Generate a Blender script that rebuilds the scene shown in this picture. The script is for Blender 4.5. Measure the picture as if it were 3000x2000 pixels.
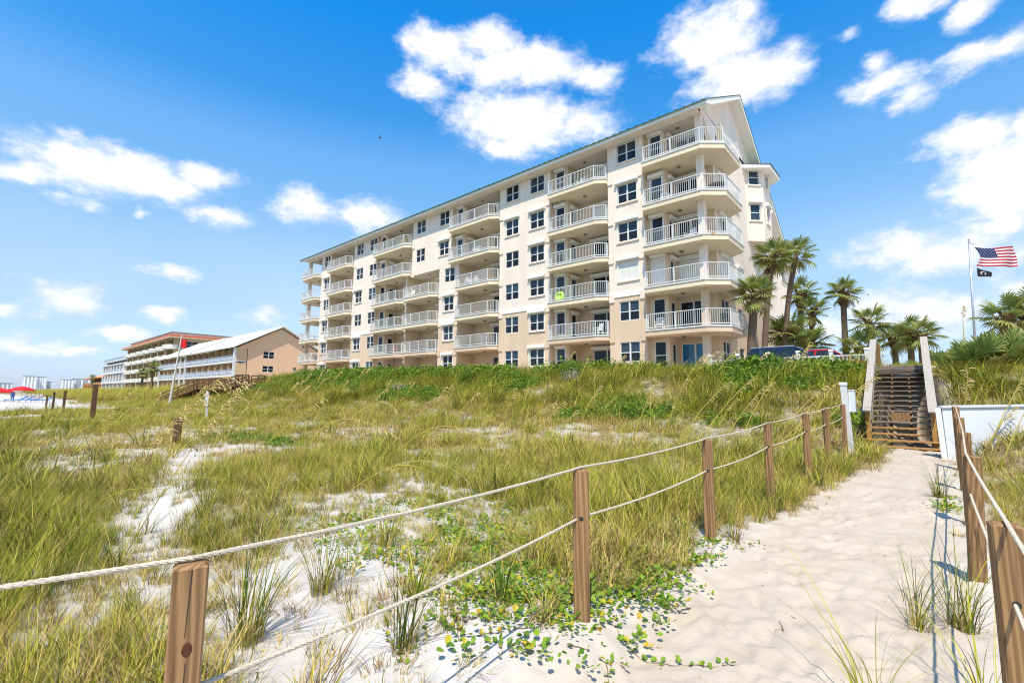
import bpy, bmesh, math, random
import numpy as np
from mathutils import Vector, Matrix, Euler
random.seed(7); rng = np.random.default_rng(11)
S = bpy.context.scene
for _o in list(bpy.data.objects): bpy.data.objects.remove(_o)
COL = S.collection
rad = math.radians

# ------------------------------------------------------------------ camera, sky, sun, exposure
# world: X runs along the beach (right = +), Y runs up the path towards the big building, Z up, metres
EYE = 1.5; YAW = rad(41.8); PITCH = math.atan(158.5/1400); ROLL = 0.008
fh = Vector((-math.sin(YAW), math.cos(YAW), 0)); rt = Vector((math.cos(YAW), math.sin(YAW), 0)); upv = Vector((0, 0, 1))
fw = fh*math.cos(PITCH)+upv*math.sin(PITCH); cu = -fh*math.sin(PITCH)+upv*math.cos(PITCH)
cr = rt*math.cos(ROLL)+cu*math.sin(ROLL); cv = cu*math.cos(ROLL)-rt*math.sin(ROLL)
cam = bpy.data.cameras.new('camera'); cam.sensor_width = 36; cam.lens = 16.8; cam.clip_start = 0.05; cam.clip_end = 9000
co = bpy.data.objects.new('camera', cam); COL.objects.link(co)
M = Matrix((cr, cv, -fw)).transposed().to_4x4(); M.translation = Vector((0, 0, EYE)); co.matrix_world = M
S.camera = co

SUN = Vector((0.25, -0.415, 0.875)).normalized()          # direction towards the sun: behind the camera, high
sun = bpy.data.lights.new('sun', 'SUN'); sun.energy = 5.0; sun.angle = rad(0.5); sun.color = (1, 0.905, 0.77)
so = bpy.data.objects.new('sun', sun); COL.objects.link(so); so.rotation_euler = SUN.to_track_quat('Z', 'Y').to_euler(); so.location = (0, 0, 60)

S.render.engine = 'CYCLES'
S.cycles.use_denoising = True; S.cycles.pixel_filter_type = 'BLACKMAN_HARRIS'; S.cycles.filter_width = 1.1; S.cycles.sample_clamp_indirect = 6
S.cycles.max_bounces = 6; S.cycles.diffuse_bounces = 3; S.cycles.glossy_bounces = 3; S.cycles.transmission_bounces = 4; S.cycles.transparent_max_bounces = 6
S.view_settings.view_transform = 'Standard'; S.view_settings.look = 'None'; S.view_settings.gamma = 1; S.view_settings.exposure = 0.28
S.view_settings.use_curve_mapping = False

W = bpy.data.worlds.new('World'); S.world = W; W.use_nodes = True
def build_world():
    nt = W.node_tree; N = nt.nodes; L = nt.links; N.clear()
    def mth(op, a, b=None, c=None, clamp=False):
        n = N.new('ShaderNodeMath'); n.operation = op; n.use_clamp = clamp
        for i, v in enumerate((a, b, c)):
            if v is None: continue
            if isinstance(v, (int, float)): n.inputs[i].default_value = v
            else: L.new(v, n.inputs[i])
        return n.outputs[0]
    out = N.new('ShaderNodeOutputWorld'); bg = N.new('ShaderNodeBackground'); L.new(bg.outputs[0], out.inputs[0]); bg.inputs[1].default_value = SKY_STRENGTH
    sky = N.new('ShaderNodeTexSky'); sky.sky_type = 'NISHITA'; sky.sun_disc = False
    sky.sun_elevation = math.asin(SUN.z); sky.sun_rotation = math.atan2(SUN.x, SUN.y)
    sky.altitude = 0; sky.air_density = 1.0; sky.dust_density = 0.6; sky.ozone_density = 2.2
    hs = N.new('ShaderNodeHueSaturation'); L.new(sky.outputs[0], hs.inputs['Color']); hs.inputs['Saturation'].default_value = 1.28; hs.inputs['Hue'].default_value = 0.497; hs.inputs['Value'].default_value = 1.18
    geo = N.new('ShaderNodeTexCoord'); d = geo.outputs['Generated']
    nrm = N.new('ShaderNodeVectorMath'); nrm.operation = 'NORMALIZE'; L.new(d, nrm.inputs[0]); d = nrm.outputs[0]
    sp = N.new('ShaderNodeSeparateXYZ'); L.new(d, sp.inputs[0])
    az = mth('ARCTAN2', sp.outputs[0], sp.outputs[1]); el = mth('ARCSINE', sp.outputs[2])
    # low bank of thin haze cloud towards the horizon, all the way round
    # distorted sky coordinates so that cloud outlines billow
    mp = N.new('ShaderNodeMapping'); mp.inputs['Scale'].default_value = (1, 1, 1.7); L.new(d, mp.inputs[0])
    n1 = N.new('ShaderNodeTexNoise'); n1.inputs['Scale'].default_value = 7.5; n1.inputs['Detail'].default_value = 9; n1.inputs['Roughness'].default_value = 0.62; L.new(mp.outputs[0], n1.inputs['Vector'])
    n2 = N.new('ShaderNodeTexNoise'); n2.inputs['Scale'].default_value = 23; n2.inputs['Detail'].default_value = 9; n2.inputs['Roughness'].default_value = 0.66; L.new(mp.outputs[0], n2.inputs['Vector'])
    comb = N.new('ShaderNodeCombineXYZ'); L.new(az, comb.inputs[0]); L.new(el, comb.inputs[1])
    dis = N.new('ShaderNodeVectorMath'); dis.operation = 'SUBTRACT'; L.new(n1.outputs['Color'], dis.inputs[0]); dis.inputs[1].default_value = (0.5, 0.5, 0.5)
    dsc = N.new('ShaderNodeVectorMath'); dsc.operation = 'MULTIPLY_ADD'; L.new(dis.outputs[0], dsc.inputs[0]); dsc.inputs[1].default_value = (0.10, 0.07, 0); L.new(comb.outputs[0], dsc.inputs[2])
    P = dsc.outputs[0]
    acc = None
    for (a, e, ra, re, w) in CLOUDS:
        s = N.new('ShaderNodeVectorMath'); s.operation = 'SUBTRACT'; L.new(P, s.inputs[0]); s.inputs[1].default_value = (a, e, 0)
        m = N.new('ShaderNodeVectorMath'); m.operation = 'MULTIPLY'; L.new(s.outputs[0], m.inputs[0]); m.inputs[1].default_value = (1/ra, 1/re, 0)
        ln = N.new('ShaderNodeVectorMath'); ln.operation = 'LENGTH'; L.new(m.outputs[0], ln.inputs[0])
        v = mth('MULTIPLY_ADD', ln.outputs['Value'], -w, w)
        acc = v if acc is None else mth('SMOOTH_MAX', acc, v, 0.18)
    # fair-weather clouds added in the unseen sky, partly to whiten its blue fill light
    far = N.new('ShaderNodeMapRange'); L.new(az, far.inputs['Value']); far.inputs['From Min'].default_value = 0.12; far.inputs['From Max'].default_value = 0.5; far.clamp = True
    nb = N.new('ShaderNodeTexNoise'); nb.inputs['Scale'].default_value = 3.2; nb.inputs['Detail'].default_value = 4; L.new(mp.outputs[0], nb.inputs['Vector'])
    fld = mth('MULTIPLY', mth('SUBTRACT', nb.outputs['Fac'], 0.49), 5.0)
    fld = mth('SUBTRACT', fld, mth('MULTIPLY', mth('SUBTRACT', 1.0, far.outputs[0]), 3.0))
    acc = mth('MAXIMUM', acc, fld)
    # erode with fine noise
    er = mth('ADD', acc, mth('MULTIPLY', mth('SUBTRACT', n1.outputs['Fac'], 0.5), 1.35))
    er = mth('ADD', er, mth('MULTIPLY', mth('SUBTRACT', n2.outputs['Fac'], 0.5), 1.15))
    al = N.new('ShaderNodeMapRange'); al.interpolation_type = 'SMOOTHSTEP'; L.new(er, al.inputs['Value']); al.inputs['From Min'].default_value = -0.08; al.inputs['From Max'].default_value = 0.78
    al.inputs['To Max'].default_value = 1.0
    # thin veil low over the horizon
    veil = N.new('ShaderNodeMapRange'); L.new(el, veil.inputs['Value']); veil.inputs['From Min'].default_value = 0.42; veil.inputs['From Max'].default_value = 0.0; veil.inputs['To Max'].default_value = 0.55; veil.interpolation_type = 'SMOOTHSTEP'
    wisp = mth('MULTIPLY', veil.outputs[0], mth('MULTIPLY_ADD', nb.outputs['Fac'], 1.1, 0.12), clamp=True)
    sm = N.new('ShaderNodeMixRGB'); L.new(wisp, sm.inputs[0]); L.new(hs.outputs[0], sm.inputs[1]); sm.inputs[2].default_value = VEIL
    shade = N.new('ShaderNodeMapRange'); L.new(mth('ADD', er, mth('MULTIPLY', mth('SUBTRACT', n2.outputs['Fac'], 0.5), 2.2)), shade.inputs['Value']); shade.inputs['From Min'].default_value = 0.0; shade.inputs['From Max'].default_value = 0.9
    cc = N.new('ShaderNodeMixRGB'); L.new(shade.outputs[0], cc.inputs[0]); cc.inputs[1].default_value = CLOUD_EDGE; cc.inputs[2].default_value = CLOUD_CORE
    # clear-air colour of this very blue day: deep overhead, pale towards the horizon, the same all the way round
    ramp = N.new('ShaderNodeValToRGB'); L.new(mth('DIVIDE', el, 1.5, clamp=True), ramp.inputs[0])
    st = [(0.04, (.79, .85, 1.1)), (0.2, (1.2, 1.06, 1.0)), (0.37, (1.77, 1.46, 1.25)), (0.6, (1.9, 1.8, 1.67)), (0.72, (.75, 1.52, 1.7)), (0.92, (.22, 1.48, 1.9)), (1.12, (.30, 1.2, 1.5)), (1.9, (.75, .85, .95))]
    while len(ramp.color_ramp.elements) < len(st): ramp.color_ramp.elements.new(0.5)
    for e_, (p_, c_) in zip(ramp.color_ramp.elements, st): e_.position = min(1, p_*.5); e_.color = tuple(x/2 for x in c_)+(1,)
    gm = N.new('ShaderNodeVectorMath'); gm.operation = 'MULTIPLY'; L.new(sm.outputs[0], gm.inputs[0]); L.new(ramp.outputs[0], gm.inputs[1])
    g2 = N.new('ShaderNodeVectorMath'); g2.operation = 'SCALE'; L.new(gm.outputs[0], g2.inputs[0]); g2.inputs['Scale'].default_value = 2.0
    mx = N.new('ShaderNodeMixRGB'); L.new(al.outputs[0], mx.inputs[0]); L.new(g2.outputs[0], mx.inputs[1]); L.new(cc.outputs[0], mx.inputs[2])
    L.new(mx.outputs[0], bg.inputs[0])
SKY_STRENGTH = 0.115
VEIL = (5.2, 6.6, 8.2, 1); CLOUD_EDGE = (5.9, 6.6, 7.8, 1); CLOUD_CORE = (7.8, 7.8, 7.85, 1)
CLOUDS = [(-1.554,0.320,0.048,0.024,1.20), (-1.483,0.338,0.117,0.047,1.30), (-1.410,0.349,0.115,0.047,1.30), (-1.324,0.373,0.065,0.028,1.10), (-1.479,0.288,0.030,0.016,0.70), (-1.515,0.293,0.028,0.014,0.60), (-1.410,0.292,0.020,0.011,0.80), (-1.285,0.312,0.054,0.026,0.80), (-1.150,0.351,0.094,0.043,1.00), (-1.047,0.355,0.102,0.049,1.00), (-1.052,0.325,0.051,0.037,0.80), (-1.357,0.209,0.043,0.019,1.00), (-1.486,0.145,0.058,0.030,0.90), (-1.546,0.116,0.022,0.015,1.00), (-1.365,0.132,0.036,0.012,0.80), (-1.413,0.103,0.038,0.014,0.90), (-1.470,0.070,0.040,0.013,1.00), (-0.903,0.655,0.086,0.039,1.20), (-0.797,0.667,0.107,0.039,1.20), (-0.735,0.637,0.088,0.041,1.20), (-0.665,0.631,0.107,0.048,1.30), (-0.560,0.610,0.085,0.035,1.10), (-0.923,0.600,0.075,0.035,1.00), (-0.794,0.552,0.105,0.059,1.20), (-0.703,0.536,0.172,0.068,1.30), (-0.733,0.499,0.096,0.031,1.10), (-0.590,0.538,0.113,0.045,0.90), (-0.781,0.631,0.107,0.041,1.20), (-0.849,0.633,0.087,0.034,1.10), (-0.306,0.627,0.122,0.057,1.20), (-0.253,0.564,0.115,0.059,1.30), (-0.310,0.662,0.099,0.036,0.80), (-0.193,0.565,0.072,0.051,1.00), (-0.246,0.662,0.047,0.035,0.90), (-0.335,0.559,0.066,0.027,0.80), (0.012,0.586,0.059,0.024,1.00), (0.079,0.550,0.038,0.026,1.00), (-0.048,0.526,0.030,0.024,0.80), (-0.032,0.496,0.063,0.030,0.90), (0.001,0.463,0.038,0.021,0.70), (0.081,0.490,0.056,0.022,0.80), (0.118,0.487,0.030,0.021,0.80), (-0.089,0.575,0.025,0.015,0.60), (0.064,0.385,0.066,0.042,1.20), (0.089,0.319,0.085,0.090,1.50), (0.114,0.372,0.026,0.045,1.20), (0.073,0.265,0.055,0.050,1.20), (-0.033,0.241,0.088,0.041,1.10), (0.024,0.224,0.080,0.039,1.10), (0.097,0.210,0.030,0.031,0.90), (-0.079,0.152,0.088,0.043,0.65), (0.006,0.132,0.102,0.040,0.75), (0.082,0.153,0.053,0.038,0.70), (-0.134,0.122,0.075,0.030,0.60), (-1.531,0.068,0.040,0.019,0.60), (-1.210,0.154,0.051,0.024,0.50)]
build_world()

# ------------------------------------------------------------------ materials
MATS = {}
def mat(name, col, rough=0.8, var=0.0, scale=4.0, bump=0.0, bscale=None, metal=0.0, spec=0.3, stretch=(1, 1, 1), col2=None, detail=5, coord='Object', transl=0.0):
    """Principled surface whose colour drifts between two tones with noise, with fine relief."""
    if name in MATS: return MATS[name]
    m = bpy.data.materials.new(name); m.use_nodes = True; nt = m.node_tree; N = nt.nodes; L = nt.links
    b = N['Principled BSDF']; b.inputs['Roughness'].default_value = rough; b.inputs['Metallic'].default_value = metal
    b.inputs['Specular IOR Level'].default_value = spec
    tc = N.new('ShaderNodeTexCoord'); mp = N.new('ShaderNodeMapping'); mp.inputs['Scale'].default_value = stretch; L.new(tc.outputs[coord], mp.inputs[0])
    if var > 0 or col2:
        nz = N.new('ShaderNodeTexNoise'); nz.inputs['Scale'].default_value = scale; nz.inputs['Detail'].default_value = detail; nz.inputs['Roughness'].default_value = 0.6; L.new(mp.outputs[0], nz.inputs['Vector'])
        r = N.new('ShaderNodeMapRange'); L.new(nz.outputs['Fac'], r.inputs['Value']); r.inputs['From Min'].default_value = 0.3; r.inputs['From Max'].default_value = 0.7
        mx = N.new('ShaderNodeMixRGB'); L.new(r.outputs[0], mx.inputs[0])
        c2 = col2 or tuple(min(1, c*(1+var)) for c in col)
        c1 = col if col2 else tuple(c*(1-var) for c in col)
        mx.inputs[1].default_value = (*c1, 1); mx.inputs[2].default_value = (*c2, 1); L.new(mx.outputs[0], b.inputs['Base Color'])
    else: b.inputs['Base Color'].default_value = (*col, 1)
    if bump > 0:
        n2 = N.new('ShaderNodeTexNoise'); n2.inputs['Scale'].default_value = bscale or scale*4; n2.inputs['Detail'].default_value = 6; L.new(mp.outputs[0], n2.inputs['Vector'])
        bp = N.new('ShaderNodeBump'); bp.inputs['Strength'].default_value = bump; bp.inputs['Distance'].default_value = 0.02; L.new(n2.outputs['Fac'], bp.inputs['Height']); L.new(bp.outputs[0], b.inputs['Normal'])
    if transl > 0:
        out = N['Material Output']; tr = N.new('ShaderNodeBsdfTranslucent'); ms = N.new('ShaderNodeMixShader'); ms.inputs[0].default_value = transl
        src = b.inputs['Base Color']
        if src.is_linked: L.new(src.links[0].from_socket, tr.inputs[0])
        else: tr.inputs[0].default_value = (*col, 1)
        L.new(b.outputs[0], ms.inputs[1]); L.new(tr.outputs[0], ms.inputs[2]); L.new(ms.outputs[0], out.inputs[0])
    MATS[name] = m; return m
def leafmat(name, stops, rough=0.55, transl=0.3):
    """Leaf and grass surface: colour from the per-vertex attribute 'tone', let through a little light."""
    m = bpy.data.materials.new(name); m.use_nodes = True; nt = m.node_tree; N = nt.nodes; L = nt.links
    b = N['Principled BSDF']; b.inputs['Roughness'].default_value = rough; b.inputs['Specular IOR Level'].default_value = 0.2
    at = N.new('ShaderNodeAttribute'); at.attribute_name = 'tone'
    oi = N.new('ShaderNodeObjectInfo'); ad = N.new('ShaderNodeMath'); ad.operation = 'MULTIPLY_ADD'; L.new(oi.outputs['Random'], ad.inputs[0]); ad.inputs[1].default_value = 0.22; L.new(at.outputs['Fac'], ad.inputs[2])
    sb = N.new('ShaderNodeMath'); sb.operation = 'SUBTRACT'; sb.use_clamp = True; L.new(ad.outputs[0], sb.inputs[0]); sb.inputs[1].default_value = 0.11
    r = N.new('ShaderNodeValToRGB'); L.new(sb.outputs[0], r.inputs[0])
    while len(r.color_ramp.elements) < len(stops): r.color_ramp.elements.new(0.5)
    for e, (p, c) in zip(r.color_ramp.elements, stops): e.position = p; e.color = (*c, 1)
    L.new(r.outputs[0], b.inputs['Base Color'])
    tr = N.new('ShaderNodeBsdfTranslucent'); L.new(r.outputs[0], tr.inputs[0]); ms = N.new('ShaderNodeMixShader'); ms.inputs[0].default_value = transl
    L.new(b.outputs[0], ms.inputs[1]); L.new(tr.outputs[0], ms.inputs[2]); L.new(ms.outputs[0], N['Material Output'].inputs[0])
    MATS[name] = m; return m
def woodmat(name, c1, c2, c3, axis=2, scale=26):
    """Weathered sawn timber: stretched grain, growth bands, dark checks and knots."""
    m = bpy.data.materials.new(name); m.use_nodes = True; nt = m.node_tree; N = nt.nodes; L = nt.links
    b = N['Principled BSDF']; b.inputs['Roughness'].default_value = 0.85; b.inputs['Specular IOR Level'].default_value = 0.15
    tc = N.new('ShaderNodeTexCoord'); mp = N.new('ShaderNodeMapping'); L.new(tc.outputs['Object'], mp.inputs[0])
    s = [scale]*3; s[axis] = scale*0.035; mp.inputs['Scale'].default_value = s
    oi = N.new('ShaderNodeObjectInfo'); sc = N.new('ShaderNodeMath'); sc.operation = 'MULTIPLY'; L.new(oi.outputs['Random'], sc.inputs[0]); sc.inputs[1].default_value = 40
    av = N.new('ShaderNodeVectorMath'); av.operation = 'ADD'; L.new(mp.outputs[0], av.inputs[0]); L.new(sc.outputs[0], av.inputs[1])
    n = N.new('ShaderNodeTexNoise'); n.inputs['Scale'].default_value = 1.1; n.inputs['Detail'].default_value = 7; n.inputs['Distortion'].default_value = 0.7; L.new(av.outputs[0], n.inputs['Vector'])
    w = N.new('ShaderNodeTexWave'); w.wave_type = 'BANDS'; w.bands_direction = 'DIAGONAL'; w.inputs['Scale'].default_value = 0.8; w.inputs['Distortion'].default_value = 13; w.inputs['Detail'].default_value = 5; w.inputs['Detail Scale'].default_value = 0.45; w.inputs['Detail Roughness'].default_value = 0.6; L.new(av.outputs[0], w.inputs['Vector'])
    mx = N.new('ShaderNodeMixRGB'); L.new(w.outputs['Fac'], mx.inputs[0]); mx.inputs[1].default_value = (*c1, 1); mx.inputs[2].default_value = (*c2, 1)
    r = N.new('ShaderNodeMapRange'); L.new(n.outputs['Fac'], r.inputs['Value']); r.inputs['From Min'].default_value = 0.52; r.inputs['From Max'].default_value = 0.72
    m2 = N.new('ShaderNodeMixRGB'); L.new(r.outputs[0], m2.inputs[0]); L.new(mx.outputs[0], m2.inputs[1]); m2.inputs[2].default_value = (*c3, 1)
    L.new(m2.outputs[0], b.inputs['Base Color'])
    bp = N.new('ShaderNodeBump'); bp.inputs['Strength'].default_value = 0.35; bp.inputs['Distance'].default_value = 0.01; L.new(w.outputs['Fac'], bp.inputs['Height']); L.new(bp.outputs[0], b.inputs['Normal'])
    MATS[name] = m; return m
def glassmat(name, col, rough=0.03, spec=0.5):
    m = bpy.data.materials.new(name); m.use_nodes = True; b = m.node_tree.nodes['Principled BSDF']
    b.inputs['Base Color'].default_value = (*col, 1); b.inputs['Roughness'].default_value = rough; b.inputs['Specular IOR Level'].default_value = spec
    MATS[name] = m; return m

STUCCO_UP = mat('stucco_cream', (.80, .685, .57), .9, .07, .55, .25, 60, stretch=(2.2, 2.2, .35), detail=8)
STUCCO_LOW = mat('stucco_tan', (.66, .50, .35), .9, .07, .55, .25, 60, stretch=(2.2, 2.2, .35), detail=8)
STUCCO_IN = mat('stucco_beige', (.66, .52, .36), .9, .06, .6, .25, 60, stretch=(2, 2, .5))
STUCCO_SLAB = mat('stucco_slab', (.76, .64, .465), .9, .06, .6, .25, 60)
BAND = mat('trim_white', (.84, .80, .72), .85, .04, 1.2, .15, 50)
WHITE = mat('white_paint', (.63, .62, .59), .5, .04, 3)
VINYL = mat('white_vinyl', (.68, .68, .66), .42, .05, 5)
SHUT = mat('shutter_cream', (.78, .75, .68), .5, .03, 3)
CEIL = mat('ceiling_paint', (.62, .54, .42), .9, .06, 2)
GREEN_ROOF = mat('green_metal_roof', (.028, .10, .055), .5, .15, 2, spec=.5)
GLASS = glassmat('window_glass', (.010, .014, .020), .03, .28)
BLIND = glassmat('window_glass_over_blinds', (.035, .06, .085), .08, .25)
BLUEGLASS = glassmat('tinted_blue_glass', (.01, .14, .30), .08)
DARK = mat('dark_void', (.03, .03, .032), .8)
METAL = mat('galvanised_metal', (.55, .56, .58), .38, .06, 6, metal=.7)
PEACH = mat('peach_brick', (.68, .43, .26), .9, .10, 1.6, .3, 12, stretch=(1, 1, 7), detail=7)
TANWALL = mat('tan_wall', (.52, .36, .22), .9, .06, 2)
CREAMWALL = mat('sand_wall', (.50, .40, .25), .9, .06, 2)
WHITEROOF = mat('white_metal_roof', (.66, .62, .54), .5, .03, 1.0)
SLATEBLUE = mat('slate_blue_siding', (.075, .11, .14), .7, .1, 3)
ORANGE = mat('orange_tile', (.72, .27, .10), .8, .12, 4)
REDORANGE = mat('red_orange_trim', (.62, .12, .04), .7, .06, 3)
RED = mat('red_canvas', (.62, .02, .025), .8, .12, 3)
BLUE = mat('blue_canvas', (.02, .20, .55), .7, .12, 3)
NAVY = mat('navy_car_paint', (.010, .025, .10), .22, .05, 3, spec=.6)
REDCAR = mat('red_car_paint', (.52, .012, .018), .25, .05, 3, spec=.6)
CARGLASS = glassmat('car_glass', (.015, .02, .022))
RUBBER = mat('black_rubber', (.02, .02, .02), .8)
ROPE = mat('white_rope', (.58, .52, .41), .9, .08, 60, .5, 240, stretch=(1, 1, 1))
GREYBOARD = mat('grey_composite_board', (.36, .33, .29), .75, .06, 9, .15, 50, stretch=(1, 1, 1))
WOOD = woodmat('weathered_timber', (.345, .205, .098), (.205, .115, .053), (.075, .042, .022))
NEWWOOD = woodmat('fresh_yellow_timber', (.50, .27, .085), (.40, .20, .06), (.24, .12, .04))
TREAD = woodmat('grey_tread_timber', (.27, .23, .19), (.20, .165, .135), (.11, .085, .07), axis=0)
BROWNWOOD = woodmat('brown_railing_timber', (.17, .095, .05), (.12, .065, .034), (.06, .033, .018), axis=0)
BARK = mat('palm_bark', (.16, .115, .078), .95, .3, 7, .9, 24, stretch=(1, 1, 4), detail=7)
BOOT = mat('palm_boots', (.19, .115, .06), .95, .35, 9, .8, 30)
GRASS = leafmat('dune_grass_blades', transl=.08, stops=[(0, (.22, .125, .045)), (.10, (.46, .32, .13)), (.22, (.64, .49, .19)), (.36, (.56, .46, .085)), (.50, (.43, .40, .03)), (.66, (.28, .30, .014)), (.82, (.12, .165, .010)), (1, (.035, .068, .007))])
VINE = leafmat('vine_leaves', [(0, (.62, .36, .02)), (.25, (.46, .40, .03)), (.5, (.24, .36, .03)), (1, (.08, .19, .022))], .38, .25)
SHRUB = leafmat('shrub_leaves', [(0, (.40, .40, .07)), (.5, (.19, .30, .022)), (1, (.055, .14, .014))], .5, .25)
PALM = leafmat('palm_leaves', [(0, (.38, .29, .13)), (.25, (.33, .33, .09)), (.55, (.29, .34, .085)), (1, (.10, .175, .045))], .42, .3)
OATHEAD = leafmat('sea_oat_spikelets', [(0, (.52, .37, .13)), (.6, (.66, .50, .20)), (1, (.78, .64, .36))], .6, .3)
OATSTEM = leafmat('sea_oat_stem', [(0, (.50, .36, .09)), (1, (.62, .52, .12))], .5, .15)

# ------------------------------------------------------------------ building blocks for meshes and scene objects
class MB:
    def __init__(s): s.v = []; s.f = []; s.t = None
    def quad(s, a, b, c, d): n = len(s.v); s.v += [tuple(a), tuple(b), tuple(c), tuple(d)]; s.f.append((n, n+1, n+2, n+3)); return s
    def tri(s, a, b, c): n = len(s.v); s.v += [tuple(a), tuple(b), tuple(c)]; s.f.append((n, n+1, n+2)); return s
    def box(s, x0, x1, y0, y1, z0, z1):
        n = len(s.v); s.v += [(x0, y0, z0), (x1, y0, z0), (x1, y1, z0), (x0, y1, z0), (x0, y0, z1), (x1, y0, z1), (x1, y1, z1), (x0, y1, z1)]
        s.f += [tuple(n+i for i in q) for q in ((0, 3, 2, 1), (4, 5, 6, 7), (0, 1, 5, 4), (1, 2, 6, 5), (2, 3, 7, 6), (3, 0, 4, 7))]; return s
    def prism(s, poly, z0, z1):
        k = len(poly); n = len(s.v); s.v += [(x, y, z0) for x, y in poly]+[(x, y, z1) for x, y in poly]
        s.f.append(tuple(n+k-1-i for i in range(k))); s.f.append(tuple(n+k+i for i in range(k)))
        for i in range(k): j = (i+1) % k; s.f.append((n+i, n+j, n+k+j, n+k+i))
        return s
    def prismX(s, poly, x0, x1):          # poly in (y, z), drawn out along X
        k = len(poly); n = len(s.v); s.v += [(x0, y, z) for y, z in poly]+[(x1, y, z) for y, z in poly]
        s.f.append(tuple(n+i for i in range(k))); s.f.append(tuple(n+2*k-1-i for i in range(k)))
        for i in range(k): j = (i+1) % k; s.f.append((n+j, n+i, n+k+i, n+k+j))
        return s
    def bar(s, p, q, w, h, up=(0, 0, 1)):   # straight bar of section w x h from p to q
        p = Vector(p); q = Vector(q); d = (q-p).normalized(); u = Vector(up)
        if abs(d.dot(u)) > .99: u = Vector((1, 0, 0))
        a = d.cross(u).normalized(); b = a.cross(d)
        n = len(s.v)
        for c in (p, q):
            for i, j in ((-1, -1), (1, -1), (1, 1), (-1, 1)): s.v.append(tuple(c+a*(i*w/2)+b*(j*h/2)))
        s.f += [tuple(n+i for i in t) for t in ((0, 1, 2, 3), (7, 6, 5, 4), (0, 4, 5, 1), (1, 5, 6, 2), (2, 6, 7, 3), (3, 7, 4, 0))]; return s
    def tube(s, pts, r, n=8, cap=True):
        pts = [Vector(p) for p in pts]; k = len(pts); rs = r if hasattr(r, '__len__') else [r]*k; base = len(s.v); a = None
        for i, p in enumerate(pts):
            d = (pts[min(i+1, k-1)]-pts[max(i-1, 0)]).normalized()
            if a is None: a = d.cross(Vector((.31, .2, .93))).normalized()
            a = (a-d*a.dot(d)).normalized(); b = d.cross(a)
            for j in range(n): t = 2*math.pi*j/n; s.v.append(tuple(p+(a*math.cos(t)+b*math.sin(t))*rs[i]))
        for i in range(k-1):
            for j in range(n): j2 = (j+1) % n; s.f.append((base+i*n+j, base+i*n+j2, base+(i+1)*n+j2, base+(i+1)*n+j))
        if cap: s.f.append(tuple(base+n-1-j for j in range(n))); s.f.append(tuple(base+(k-1)*n+j for j in range(n)))
        return s
    def lathe(s, prof, n=12, c=(0, 0)):
        base = len(s.v)
        for r, z in prof:
            for j in range(n): t = 2*math.pi*j/n; s.v.append((c[0]+r*math.cos(t), c[1]+r*math.sin(t), z))
        for i in range(len(prof)-1):
            for j in range(n): j2 = (j+1) % n; s.f.append((base+i*n+j, base+i*n+j2, base+(i+1)*n+j2, base+(i+1)*n+j))
        s.f.append(tuple(base+n-1-j for j in range(n))); s.f.append(tuple(base+(len(prof)-1)*n+j for j in range(n)))
        return s
    def mesh(s, name, m, off=(0, 0, 0), smooth=False):
        me = bpy.data.meshes.new(name); o = off; me.from_pydata([(x-o[0], y-o[1], z-o[2]) for x, y, z in s.v], [], s.f)
        if m: me.materials.append(m)
        if smooth: me.polygons.foreach_set('use_smooth', [True]*len(me.polygons))
        if s.t is not None:
            at = me.attributes.new('tone', 'FLOAT', 'POINT'); at.data.foreach_set('value', np.asarray(s.t, dtype=np.float32))
        me.update(); return me
    def build(s, name, m, parent=None, origin=None, smooth=False, local=False):
        """Link as ONE object. World coordinates unless local; a child's mesh is stored relative to its parent chain."""
        off = (0, 0, 0)
        if parent is not None and not local: off = wloc(parent)
        elif parent is None and origin is not None: off = origin
        o = bpy.data.objects.new(name, s.mesh(name, m, off, smooth)); COL.objects.link(o)
        if parent is not None: o.parent = parent
        elif origin is not None: o.location = origin
        return o
def wloc(o):
    t = Vector((0, 0, 0))
    while o: t += o.location; o = o.parent
    return tuple(t)
def inst(name, me, loc=(0, 0, 0), rot=(0, 0, 0), sc=(1, 1, 1), parent=None, world=True):
    o = bpy.data.objects.new(name, me); COL.objects.link(o)
    if parent is not None:
        o.parent = parent
        if world: w = wloc(parent); loc = tuple(loc[i]-w[i] for i in range(3))
    o.location = loc; o.rotation_euler = rot; o.scale = sc if hasattr(sc, '__len__') else (sc,)*3; return o
def tag(o, label=None, cat=None, group=None, kind=None):
    if label: o['label'] = label
    if cat: o['category'] = cat
    if group: o['group'] = group
    if kind: o['kind'] = kind
    return o
def thing(name, label, cat, loc, group=None, rotz=0):
    o = bpy.data.objects.new(name, None); COL.objects.link(o); o.location = loc; o.rotation_euler = (0, 0, rotz); o.empty_display_size = .2
    return tag(o, label, cat, group)

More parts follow.
